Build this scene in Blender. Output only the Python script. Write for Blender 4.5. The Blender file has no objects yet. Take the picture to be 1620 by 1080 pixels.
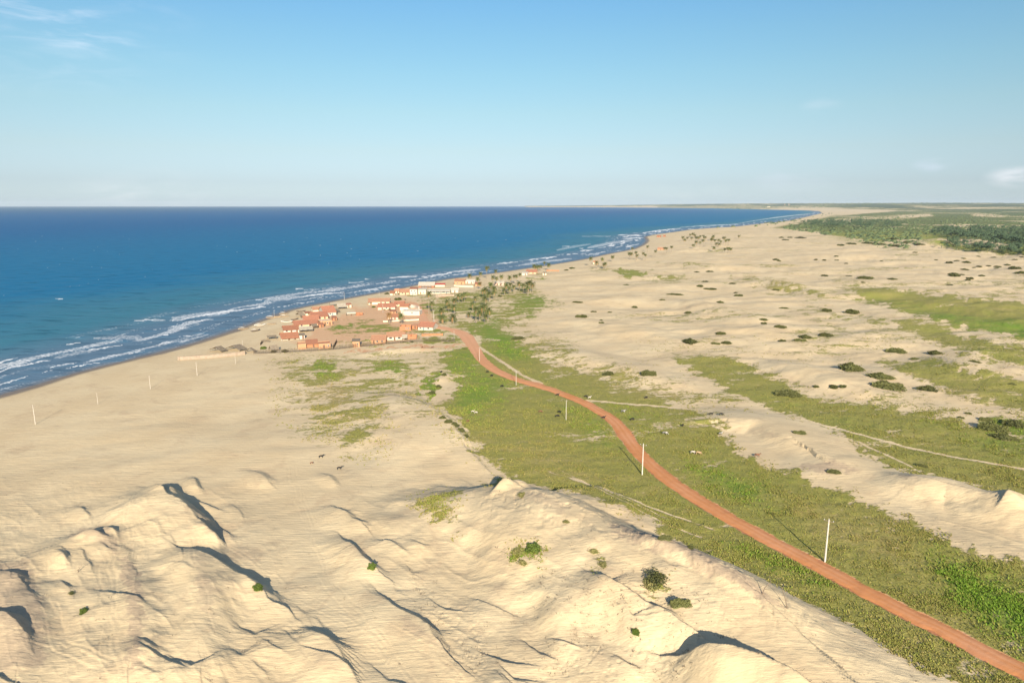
import bpy, bmesh, math, random
import numpy as np
from mathutils import Vector, Matrix
R = math.radians
random.seed(7)
SC = bpy.context.scene
COL = SC.collection
# ------------------------------------------------------------------ camera
CAMZ = 82.0; FPX = 1080.0; V0 = 323.5; G0 = 2.5
TH = math.atan((540 - V0) / FPX)
CT, ST = math.cos(TH), math.sin(TH)
cd = bpy.data.cameras.new("camera"); cam = bpy.data.objects.new("camera", cd); COL.objects.link(cam)
cd.sensor_width = 36.0; cd.lens = 24.0; cd.clip_start = 0.5; cd.clip_end = 90000
cam.location = (0, 0, CAMZ); cam.rotation_euler = (math.pi / 2 - TH, 0, 0)
SC.camera = cam
# ------------------------------------------------------------------ light
SUN_EL, SHADOW_AZ = 21.5, -7.6            # shadows run along this bearing (from +Y towards +X)
sd_ = bpy.data.lights.new("sun", 'SUN'); sun = bpy.data.objects.new("sun", sd_); COL.objects.link(sun)
sd_.energy = 4.6; sd_.angle = R(0.5); sd_.color = (1.0, 0.895, 0.74)
ldir = Vector((math.sin(R(SHADOW_AZ)) * math.cos(R(SUN_EL)), math.cos(R(SHADOW_AZ)) * math.cos(R(SUN_EL)), -math.sin(R(SUN_EL))))
sun.rotation_euler = ldir.to_track_quat('-Z', 'Y').to_euler()
W = bpy.data.worlds.new("World"); SC.world = W; W.use_nodes = True
SC.view_settings.view_transform = 'Standard'; SC.view_settings.look = 'None'
SC.view_settings.exposure = .98; SC.view_settings.gamma = 1.0

def nodes(nt):
    N, L = nt.nodes, nt.links
    def add(t, **k):
        n = N.new(t)
        for a, b in k.items():
            if a == 'inp':
                for i, v in b.items():
                    if isinstance(v, bpy.types.NodeSocket): L.new(v, n.inputs[i])
                    else: n.inputs[i].default_value = v
            else: setattr(n, a, b)
        return n
    def m(op, a, b=None, c=None, clamp=False):
        n = N.new('ShaderNodeMath'); n.operation = op; n.use_clamp = clamp
        for i, v in enumerate((a, b, c)):
            if v is None: continue
            if isinstance(v, bpy.types.NodeSocket): L.new(v, n.inputs[i])
            else: n.inputs[i].default_value = v
        return n.outputs[0]
    def mix(f, a, b):
        n = N.new('ShaderNodeMix'); n.data_type = 'RGBA'
        for i, v in ((0, f), (6, a), (7, b)):
            if isinstance(v, bpy.types.NodeSocket): L.new(v, n.inputs[i])
            elif i == 0: n.inputs[i].default_value = v
            else: n.inputs[i].default_value = (*v, 1)
        return n.outputs[2]
    def sstep(x, a, b):
        n = N.new('ShaderNodeMapRange'); n.interpolation_type = 'SMOOTHSTEP'
        for i, v in ((0, x), (1, a), (2, b)):
            if isinstance(v, bpy.types.NodeSocket): L.new(v, n.inputs[i])
            else: n.inputs[i].default_value = v
        return n.outputs[0]
    return N, L, add, m, mix, sstep

SKYTINT = [(0.0, (.56, .72, 1.08)), (.047, (.507, .579, .80)), (.117, (.604, .617, .669)), (.198, (.655, .695, .655)), (.275, (.645, .755, .70)), (.35, (.615, .785, .755)), (.42, (.575, .80, .82)), (.6, (.80, .92, .98)), (1.0, (1.0, 1.0, 1.05))]
def build_world():
    nt = W.node_tree; nt.nodes.clear()
    N, L, add, m, mix, sstep = nodes(nt)
    sky = add('ShaderNodeTexSky', sky_type='NISHITA', sun_disc=False, sun_elevation=R(SUN_EL),
              sun_rotation=R(180 + SHADOW_AZ), altitude=0.0, air_density=1.0, dust_density=0.5, ozone_density=2.5)
    tc = add('ShaderNodeTexCoord')
    # thin clouds: streaky noise gated to the patches of sky where the photograph has them
    def cdir(u, v):
        x = (u - 810) / FPX; y = -(v - 540) / FPX
        return Vector((x, CT + y * ST, -ST + y * CT)).normalized()
    mp = add('ShaderNodeMapping', inp={0: tc.outputs['Generated'], 2: (0.0, R(6), R(12)), 3: (4.0, 4.0, 17.0)})
    nz = add('ShaderNodeTexNoise', inp={'Vector': mp.outputs[0], 'Scale': 2.6, 'Detail': 8.0, 'Roughness': 0.6, 'Distortion': 0.6})
    col = sky.outputs[0]
    sep0 = add('ShaderNodeSeparateXYZ', inp={0: tc.outputs['Generated']})
    rp = add('ShaderNodeValToRGB', inp={0: m('MULTIPLY', sep0.outputs[2], 1.6)}); cr = rp.color_ramp; cr.interpolation = 'B_SPLINE' if False else 'LINEAR'
    while len(cr.elements) < len(SKYTINT): cr.elements.new(.5)
    for e, (p_, c_) in zip(cr.elements, SKYTINT): e.position = p_; e.color = (*c_, 1)
    tint = rp.outputs[0]
    mt_ = add('ShaderNodeMix', data_type='RGBA', blend_type='MULTIPLY'); mt_.inputs[0].default_value = 1.0
    L.new(col, mt_.inputs[6]); L.new(tint, mt_.inputs[7]); col = mt_.outputs[2]
    for (u, v, r1, lo, hi, amt, c) in [(-40, 15, 15.0, .42, .80, .26, (9.0, 8.2, 8.4)), (120, 50, 5.0, .40, .75, .18, (8.5, 8.0, 8.6)),
                                     (1300, 168, 1.9, .35, .7, .12, (7.6, 7.0, 7.6)), (1612, 280, 2.3, .30, .62, .4, (8.5, 8.0, 8.3)),
                                     (1250, 287, 4.0, .4, .75, .15, (5.6, 5.8, 6.6)), (1475, 261, 1.6, .42, .6, .3, (5.0, 5.5, 6.6)),
                                     (1090, 300, 4.0, .42, .75, .1, (8.6, 8.2, 8.0)), (230, 308, 6.0, .42, .75, .15, (8.6, 8.2, 8.4))]:
        d = cdir(u, v)
        vd = add('ShaderNodeVectorMath', operation='SUBTRACT', inp={0: tc.outputs['Generated'], 1: tuple(d)})
        vs = add('ShaderNodeVectorMath', operation='MULTIPLY', inp={0: vd.outputs[0], 1: (1, 1, 2.6)})
        ln = add('ShaderNodeVectorMath', operation='LENGTH', inp={0: vs.outputs[0]})
        near = sstep(ln.outputs['Value'], math.radians(r1), math.radians(r1) * 0.1)
        k = m('MULTIPLY', m('MULTIPLY', sstep(nz.outputs[0], lo, hi), near), amt)
        col = mix(k, col, c)
    bg = add('ShaderNodeBackground', inp={0: col, 1: 0.085})
    out = add('ShaderNodeOutputWorld', inp={0: bg.outputs[0]})
build_world()
# ------------------------------------------------------------------ numpy helpers
def hash2(ix, iy, seed):
    n = (ix.astype(np.int64) * 374761393 + iy.astype(np.int64) * 668265263 + seed * 974634777) & 0xFFFFFFFF
    n = ((n ^ (n >> 13)) * 1274126177) & 0xFFFFFFFF
    return ((n ^ (n >> 16)) & 0xFFFF) / 65535.0
def vnoise(x, y, seed=0):
    ix = np.floor(x); iy = np.floor(y); fx = x - ix; fy = y - iy
    fx = fx * fx * fx * (fx * (fx * 6 - 15) + 10); fy = fy * fy * fy * (fy * (fy * 6 - 15) + 10)
    a = hash2(ix, iy, seed); b = hash2(ix + 1, iy, seed); c = hash2(ix, iy + 1, seed); d = hash2(ix + 1, iy + 1, seed)
    return (a + (b - a) * fx) * (1 - fy) + (c + (d - c) * fx) * fy
def fbm(x, y, seed=0, octv=4, gain=.5):
    s = 0; a = 1.0; t = 0; c, s_ = math.cos(.6), math.sin(.6)
    for o in range(octv):
        s = s + a * vnoise(x, y, seed + o * 17); t += a; a *= gain
        x, y = (x * c - y * s_) * 2.03 + 5.1, (x * s_ + y * c) * 2.03 + 1.7
    return s / t
def ss(x, a, b):
    t = np.clip((x - a) / (b - a), 0, 1); return t * t * (3 - 2 * t)
def unproj(u, v, g=G0):
    x = (u - 810) / FPX; y = -(v - 540) / FPX
    dx, dy, dz = x, CT + y * ST, -ST + y * CT
    t = (g - CAMZ) / dz
    return np.array([dx * t, dy * t, g + 0 * t])
def proj(x, y, z=G0):
    zz = z - CAMZ
    f = y * CT - zz * ST; up = y * ST + zz * CT
    return 810 + FPX * x / f, 540 - FPX * up / f, f
def seg_dist(X, Y, pts):
    """distance, signed side and arc length to a polyline"""
    best = np.full(X.shape, 1e18); side = np.zeros(X.shape); arc = np.zeros(X.shape); L0 = 0.0
    for (x0, y0), (x1, y1) in zip(pts[:-1], pts[1:]):
        dx, dy = x1 - x0, y1 - y0; l2 = dx * dx + dy * dy; l = math.sqrt(l2)
        t = np.clip(((X - x0) * dx + (Y - y0) * dy) / l2, 0, 1)
        ex = X - x0 - t * dx; ey = Y - y0 - t * dy; d = ex * ex + ey * ey
        k = d < best
        best = np.where(k, d, best); side = np.where(k, np.sign(dx * ey - dy * ex), side); arc = np.where(k, L0 + t * l, arc)
        L0 += l
    return np.sqrt(best), side, arc, L0
def inside(X, Y, poly):
    r = np.zeros(X.shape, bool); n = len(poly)
    for i in range(n):
        x0, y0 = poly[i]; x1, y1 = poly[(i + 1) % n]
        if y0 == y1: continue
        c = ((y0 > Y) != (y1 > Y)) & (X < (x1 - x0) * (Y - y0) / (y1 - y0) + x0)
        r ^= c
    return r
def sdpoly(U, V, poly, soft):
    """inside-ness 0..1 of map points in a polygon with soft edges"""
    P = np.array(poly, float); m = soft * 1.5
    w = np.zeros(U.shape)
    k = (U > P[:, 0].min() - m) & (U < P[:, 0].max() + m) & (V > P[:, 1].min() - m) & (V < P[:, 1].max() + m)
    if not k.any(): return w
    u, v = U[k], V[k]
    d = seg_dist(u, v, [tuple(p) for p in P] + [tuple(P[0])])[0]
    s = np.where(inside(u, v, poly), d, -d)
    w[k] = ss(s, -soft, soft); return w
def smooth_line(pts, n=8):
    P = np.array(pts, float); Q = np.vstack([2 * P[0] - P[1], P, 2 * P[-1] - P[-2]]); out = []
    for i in range(1, len(Q) - 2):
        a, b, c, d = Q[i - 1:i + 3]
        for t in np.arange(n) / n:
            out.append(.5 * ((2 * b) + (c - a) * t + (2 * a - 5 * b + 4 * c - d) * t * t + (3 * b - a - 3 * c + d) * t ** 3))
    out.append(P[-1]); return np.array(out)
# ------------------------------------------------------------------ the coast
SHORE = [(-900, 900), (-400, 742), (-150, 667), (0, 625), (65, 607), (109, 593), (168, 578), (246, 559), (301, 544.5), (363, 525), (420, 504.5), (457, 491), (494, 483),
         (538, 474), (568, 468.5), (619, 459), (663, 450), (710, 441), (757, 435.5), (797, 430), (836, 424), (880, 417.5), (915, 411.7), (941, 406.5),
         (960, 402), (980, 398.5), (1002, 394), (1016, 388), (1023, 382), (1022, 378), (1020, 374.6), (1032, 371.7), (1060, 367.9), (1090, 363.6), (1127, 360.7),
         (1160, 359), (1206, 353.6), (1244, 349.8), (1271, 344.2), (1286, 340.6), (1300, 337.4), (1296, 334.2), (1279, 333), (1225, 331.8), (1169, 330.3),
         (1129, 329.4), (1077, 329.0), (1040, 328.6), (985, 328.2), (930, 327.9), (880, 327.75), (835, 327.7)]
SHW = [tuple(unproj(u, v, 0.0)[:2]) for u, v in SHORE]
SEAPOLY = [(-90000, SHW[0][1] - 200)] + SHW + [(SHW[-1][0] - 300, 200000), (-300000, 200000)]
def shore_sd(X, Y):
    d, s, arc, L = seg_dist(X, Y, SHW)
    sea = inside(X, Y, SEAPOLY)
    return np.where(sea, -d, d), arc
# ------------------------------------------------------------------ dunes: crest lines, height, widths of the sunny and of the lee side
DUNES = [  # points (photo map), height, sunny width, lee width
 ([(250, 772), (268, 784), (290, 800), (312, 816), (330, 836)], 4.8, 20, 5.2),
 ([(254, 766), (268, 772), (282, 782)], 2.4, 8, 2.6),
 ([(304, 752), (312, 764), (318, 772)], 1.3, 5, 1.4),
 ([(300, 788), (325, 795), (352, 806)], 0.8, 4, 0.9),
 ([(282, 868), (304, 876), (338, 892), (376, 914), (412, 936), (450, 962)], 2.4, 13, 2.6),
 ([(318, 840), (330, 846), (346, 858)], 1.3, 5, 1.6),
 ([(526, 850), (541, 848), (552, 858), (570, 876), (590, 896), (616, 910)], 2.5, 8, 2.2),
 ([(600, 856), (618, 860), (640, 874)], 1.0, 5, 1.0),
 ([(518, 806), (540, 804), (562, 818), (582, 836)], 1.9, 9, 2.4),
 ([(585, 956), (610, 950), (632, 960), (655, 980), (690, 1008), (725, 1034)], 2.0, 14, 2.2),
 ([(462, 1006), (488, 1006), (515, 1014), (538, 1036), (552, 1062)], 1.9, 12, 2.2),
 ([(940, 962), (962, 955), (984, 966), (1015, 986), (1055, 1008), (1095, 1036)], 2.3, 11, 2.0),
 ([(1085, 1048), (1110, 1050), (1150, 1062), (1200, 1076), (1250, 1100), (1320, 1140)], 4.4, 14, 3.6),
 ([(-60, 968), (-15, 980), (12, 992), (34, 1012)], 2.5, 12, 3.0),
 ([(60, 868), (100, 858), (140, 852), (172, 858), (190, 872)], 2.3, 18, 9),
 ([(128, 846), (150, 850), (168, 858)], 1.6, 4, 1.6),
 ([(165, 836), (176, 842), (182, 850)], 1.2, 3, 1.3),
 ([(186, 880), (204, 892), (216, 920), (212, 960), (206, 1010), (204, 1080), (200, 1150)], 2.5, 15, 7.6),
 ([(188, 812), (225, 796), (262, 806)], 1.3, 18, 12),
 ([(262, 846), (290, 885), (308, 940), (316, 1000), (322, 1060), (326, 1140)], 2.7, 16, 10), ([(10, 880), (22, 930), (28, 990), (32, 1060), (34, 1140)], 2.4, 12, 8), ([(100, 880), (118, 930), (122, 990), (124, 1060), (120, 1140)], 1.0, 10, 9),
 ([(10, 905), (22, 912), (34, 922)], 1.5, 8, 2),
 ([(92, 880), (99, 884), (104, 892)], 1.1, 4, 1.2),
 ([(376, 1008), (398, 1001), (414, 1008), (432, 1020)], .9, 7, 1.5),
 ([(362, 1046), (380, 1036), (396, 1042), (412, 1056)], .9, 7, 1.5),
 ([(278, 1072), (300, 1062), (318, 1070)], 1.2, 8, 1.7),
 ([(395, 745), (412, 748), (430, 762)], 1.2, 8, 3), ([(512, 748), (524, 754), (533, 766)], 0.9, 5, 1.6),
 ([(690, 806), (742, 790), (786, 778), (812, 774), (852, 786), (905, 812), (960, 840), (1005, 860), (1065, 882), (1130, 912), (1195, 948), (1255, 990),
   (1330, 1034), (1410, 1076), (1500, 1124)], 8.5, 40, 21),
 ([(786, 776), (800, 768), (818, 766), (836, 770)], 2.4, 6, 2.0),
 ([(985, 842), (1030, 858), (1090, 884), (1150, 914), (1198, 944)], 1.5, 3.0, 8.0),
 ([(1118, 658), (1160, 662), (1195, 664), (1225, 676), (1262, 698), (1300, 716)], 2.8, 11, 26),
 ([(1290, 716), (1345, 736), (1400, 752), (1470, 770)], 1.8, 24, 16),
 ([(1430, 772), (1490, 764), (1545, 782), (1600, 802), (1680, 834)], 3.6, 15, 14),
 ([(1585, 800), (1604, 794), (1640, 806)], 2.6, 8, 2.5),
 ([(600, 622), (640, 630), (672, 640), (700, 658), (724, 684), (750, 708)], 3.2, 46, 3.5),
 ([(688, 604), (700, 592), (716, 594)], 1.3, 8, 3),
 ([(560, 558), (620, 552), (680, 549), (700, 550)], 1.3, 10, 4),
 ([(850, 545), (900, 556), (960, 572), (1040, 596), (1130, 616)], 2.6, 18, 26),
 ([(1190, 560), (1260, 580), (1330, 604), (1420, 632)], 2.6, 16, 22), ([(880, 500), (960, 512), (1050, 536)], 2.5, 22, 26),
 ([(1020, 470), (1090, 476), (1180, 500), (1260, 520)], 3.5, 30, 34), ([(1180, 440), (1260, 452), (1330, 470)], 3.5, 30, 20),
 ([(1400, 470), (1480, 478), (1570, 490), (1640, 498)], 3.2, 24, 24), ([(1060, 412), (1140, 420), (1240, 424)], 4, 60, 50),
 ([(1430, 388), (1500, 380), (1570, 384), (1600, 394)], 9, 60, 70), ([(1255, 404), (1320, 404), (1400, 402)], 4.5, 60, 50),
 ([(1120, 520), (1180, 524), (1250, 530)], 1.6, 16, 20), ([(1480, 560), (1540, 585), (1640, 610)], 2.2, 14, 20)]
DUNES = [(p, h * (.78 if p[0][1] > 740 and p[0][0] < 640 else 1), w, l * (.85 if p[0][1] > 740 and p[0][0] < 640 and l < 7 else 1)) for p, h, w, l in DUNES]
_r = random.Random(77)
for _i in range(70):      # little wind-cut lips scattered over the near sand
    u_, v_ = _r.uniform(-40, 1080), _r.uniform(770, 1090)
    if v_ < 770 + abs(u_ - 300) * .12 or (430 < u_ < 600 and abs(u_ - 455 - (v_ - 760) * .45) < 40) or (u_ > 760 and v_ < 880): continue
    l_ = _r.uniform(8, 26); DUNES.append(([(u_, v_), (u_ + l_ * .5, v_ + l_ * _r.uniform(-.02, .22)), (u_ + l_, v_ + l_ * _r.uniform(.3, .8))], _r.uniform(.3, .75), _r.uniform(5, 10), _r.uniform(.45, .8)))
for D_ in range(len(DUNES)):
    pts, h, ww, wl = DUNES[D_]
    line = smooth_line(pts, 9 if h > 1.5 and pts[0][1] > 740 else 5)
    zc = G0 + h * (.8 if h > 1.2 else 1) + (4.0 if pts[0] == (786, 776) else 0) + (7.5 if pts[0] == (985, 842) else 0)
    DUNES[D_] = ([tuple(unproj(a, b, zc)[:2]) for a, b in line], h, ww, wl, D_)
ROAD = [(652, 479), (661, 489), (667, 500), (672, 510), (684, 516), (700, 518.5), (722, 523.5), (736, 531), (744, 541), (752, 553), (762, 568), (781, 583.5), (810, 597.5), (840, 606.5), (868, 614.5),
        (896, 625), (927, 638), (955, 654), (976, 670), (990, 689), (1009, 714), (1033, 738), (1060, 760), (1115, 796.5), (1191, 839.5), (1248, 870), (1306, 901), (1380, 941), (1448, 975),
        (1497, 998.5), (1574, 1039), (1625, 1064), (1720, 1112), (1850, 1180)]
ROADW = [unproj(u, v)[:2] for u, v in smooth_line(ROAD, 6)]
ROADT = [tuple(p) for p in ROADW]
VALLEY = [(560, 470), (640, 440), (760, 440), (800, 500), (830, 560), (900, 570), (990, 605), (1060, 625), (1117, 655), (1170, 712), (1250, 748), (1350, 785), (1450, 830), (1540, 876), (1700, 930),
          (2400, 1200), (2000, 1400), (1600, 1120), (1480, 1068), (1360, 1006), (1230, 938), (1126, 890), (1054, 845), (924, 794), (823, 755), (760, 715), (690, 640), (690, 560), (560, 560), (440, 560), (420, 530)]
def H(X, Y):
    X = np.asarray(X, float); Y = np.asarray(Y, float)
    sd, arc = shore_sd(X, Y)
    U, V, f = proj(X, Y)
    z = np.where(sd > 0, G0 * (1 - np.exp(-sd / 22.0)), np.maximum(sd * .06, -4.0))
    inl = ss(sd, 15, 110)
    flat = 1 - .93 * sdpoly(U, V, VALLEY, 14)
    Rr = np.hypot(X, Y)
    rx, ry = X * .94 + Y * .34, -X * .34 + Y * .94
    und = (fbm(rx / 70, ry / 34, 3, 4) - .5) * 3.2 + (fbm(rx / 19, ry / 11, 9, 4) - .5) * 1.1
    field = ss(X + .12 * Y, 40, 160) * ss(Rr, 260, 420) * (1 - ss(Rr, 2500, 5000))
    und = und * (.36 + .94 * field) + field * (1 - np.abs(2 * fbm(rx / 160, ry / 70, 31, 3) - 1) - .6) * 2.6
    z = z + und * inl * flat
    fg = ss(V, 715, 840) * flat * (1 - .75 * sdpoly(U, V, [(436, 735), (500, 745), (560, 850), (640, 950), (720, 1100), (520, 1100), (480, 960), (446, 850)], 26))
    z = z + fg * ((fbm(X / 16, Y / 26, 41, 4, .42) - .5) * 2.0 + (fbm(X / 2.6, Y / 3.6, 47, 3) - .5) * .13)
    qa, qb = X * .71 - Y * .71, X * .71 + Y * .71
    rg = 1 - np.abs(2 * fbm(qa / 22, qb / 6.5, 43, 4, .45) - 1)
    rg2 = 1 - np.abs(2 * fbm(qa / 7, qb / 2.4, 45, 3, .5) - 1)
    z = z + fg * (rg ** 5 * .20 * ss(fbm(X / 30, Y / 40, 49, 2), .4, .62) + rg2 ** 4 * .06)
    far = ss(Rr, 5000, 21000) * ss(sd, 100, 2600)
    far = far * (.22 + .78 * ss(X / np.maximum(Y, 1), .02, .36))
    z = z + far * (62 + 34 * ss(X, 1000, 7000)) + far * (fbm(X / 1500, Y / 2600, 77, 3) - .5) * 36
    z = z + ss(Rr, 9000, 15000) * ss(sd, 60, 900) * 14
    # dune ridges
    for pts, h, ww, wl, i in DUNES:
        P = np.array(pts); mg = max(ww, wl) * 1.6 + 4
        k = (X > P[:, 0].min() - mg) & (X < P[:, 0].max() + mg) & (Y > P[:, 1].min() - mg) & (Y < P[:, 1].max() + mg)
        if not k.any(): continue
        x, y = X[k], Y[k]
        sc = min(1.0, ww / 14.0)
        wx = (fbm(x / (7 * sc + 1.5), y / (7 * sc + 1.5), 101 + i, 4) - .5) * (2.6 * sc); wy = (fbm(x / (7 * sc + 1.5), y / (7 * sc + 1.5), 151 + i, 4) - .5) * (2.6 * sc)
        xs, ys = x + wx, y + wy
        wwv = ww * (.75 + .5 * fbm(x / 12, y / 12, 201 + i, 2))
        L = sum(math.dist(p, q) for p, q in zip(pts[:-1], pts[1:])); L0 = 0.0
        c = np.zeros(x.shape)
        for (x0, y0), (x1, y1) in zip(pts[:-1], pts[1:]):
            dx, dy = x1 - x0, y1 - y0; l = math.hypot(dx, dy)
            tt = ((xs - x0) * dx + (ys - y0) * dy) / (l * l); tc_ = np.clip(tt, 0, 1)
            t = (L0 + tc_ * l) / L; L0 += l
            env = ss(t, 0, .3) * (1 - ss(t, .65, 1.0))
            n_ = ((xs - x0) * -dy + (ys - y0) * dx) / l * -1
            n_ = (dx * (ys - y0) - dy * (xs - x0)) / l
            o_ = (tt - tc_) * l
            dd = np.where(n_ > 0, n_ / wl, n_ / wwv); oo = o_ / np.where(n_ > 0, np.maximum(wl, 4), wwv)
            q = np.sqrt(dd * dd + oo * oo)
            pw = 1 - ss(q, 0, 1); pl = np.clip(1 - q, 0, 1) if wl < 7 else pw
            c = np.maximum(c, h * env * np.where(n_ < 0, pw, pl))
        z[k] += c
    rd, _, _, _ = seg_dist(X, Y, ROADT[::3])
    return z, sd, arc, U, V, rd
def hz(x, y):
    return float(H(np.array([x]), np.array([y]))[0][0])
def hit(u, v):
    z = G0
    P = unproj(np.array([u], float), np.array([v], float), z)
    lo, hi = unproj(u, v, 22.0), unproj(u, v, -1.0)
    ts = np.linspace(0, 1, 90)
    px = lo[0] + (hi[0] - lo[0]) * ts; py = lo[1] + (hi[1] - lo[1]) * ts; pz = 22 + (-23) * ts
    hh = H(px, py)[0]; hh = np.where(shore_sd(px, py)[0] < 0, 0.0, hh)
    k = np.argmax(pz <= hh)
    if k == 0: k = 89
    a = k - 1; d0 = pz[a] - hh[a]; d1 = hh[k] - pz[k]; f = d0 / max(d0 + d1, 1e-6)
    x = px[a] + (px[k] - px[a]) * f; y = py[a] + (py[k] - py[a]) * f
    return Vector((x, y, max(0.0, float(hh[a] + (hh[k] - hh[a]) * f))))
def depth(p): return p.y * CT - (p.z - CAMZ) * ST
def mpp(p): return depth(p) / FPX
# ------------------------------------------------------------------ materials
def new_mat(name):
    m_ = bpy.data.materials.new(name); m_.use_nodes = True; nt = m_.node_tree; nt.nodes.clear()
    N, L, add, m, mix, sstep = nodes(nt)
    b = add('ShaderNodeBsdfPrincipled'); o = add('ShaderNodeOutputMaterial', inp={0: b.outputs[0]})
    return m_, b, N, L, add, m, mix, sstep
def noise_mat(name, c1, c2, scale=1.0, rough=.85, bump=0.0, stripes=None, rnd=.0, spec=.3, dist=.02):
    """two-tone procedural surface; stripes = (axis, spacing, depth) for tiles, thatch or boards"""
    m_, b, N, L, add, m, mix, sstep = new_mat(name)
    tc = add('ShaderNodeTexCoord')
    nz = add('ShaderNodeTexNoise', inp={'Vector': tc.outputs['Object'], 'Scale': scale, 'Detail': 6.0, 'Roughness': .62})
    col = mix(sstep(nz.outputs[0], .3, .7), c1, c2)
    if stripes:
        sp = add('ShaderNodeSeparateXYZ', inp={0: tc.outputs['Object']})
        w = m('SINE', m('ADD', m('MULTIPLY', sp.outputs[stripes[0]], 2 * math.pi / stripes[1]), m('MULTIPLY', nz.outputs[0], 2.0)))
        col = mix(m('MULTIPLY', sstep(w, 0.2, 1.0), stripes[2]), col, tuple(x * .45 for x in c1))
    if rnd:
        oi = add('ShaderNodeObjectInfo')
        hs = add('ShaderNodeHueSaturation', inp={3: 1.0, 4: col}); L.new(m('ADD', m('MULTIPLY', oi.outputs['Random'], rnd * 2), 1 - rnd), hs.inputs['Value'])
        col = hs.outputs[0]
    L.new(col, b.inputs['Base Color']); b.inputs['Roughness'].default_value = rough
    b.inputs['Specular IOR Level'].default_value = spec
    if bump:
        bp = add('ShaderNodeBump', inp={0: bump, 1: dist}); L.new(nz.outputs[0], bp.inputs['Height']); L.new(bp.outputs[0], b.inputs['Normal'])
    return m_
def mesh_obj(name, verts, faces, mat, parent=None, smooth=False, attrs=None, loc=None):
    me = bpy.data.meshes.new(name)
    if isinstance(verts, np.ndarray):
        nv, nf, k = len(verts), len(faces), faces.shape[1]
        me.vertices.add(nv); me.vertices.foreach_set('co', verts.astype(np.float32).ravel())
        me.loops.add(nf * k); me.loops.foreach_set('vertex_index', faces.astype(np.int32).ravel())
        me.polygons.add(nf); me.polygons.foreach_set('loop_start', np.arange(0, nf * k, k, dtype=np.int32))
        me.polygons.foreach_set('loop_total', np.full(nf, k, dtype=np.int32))
        me.update(calc_edges=True)
    else:
        me.from_pydata([tuple(v) for v in verts], [], faces); me.update()
    if smooth: me.polygons.foreach_set('use_smooth', np.ones(len(me.polygons), bool))
    for a, v in (attrs or {}).items():
        at = me.attributes.new(a, 'FLOAT', 'POINT'); at.data.foreach_set('value', np.asarray(v, np.float32))
    if mat: me.materials.append(mat)
    o = bpy.data.objects.new(name, me); COL.objects.link(o)
    if parent: o.parent = parent
    if loc is not None: o.location = loc
    return o
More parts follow.
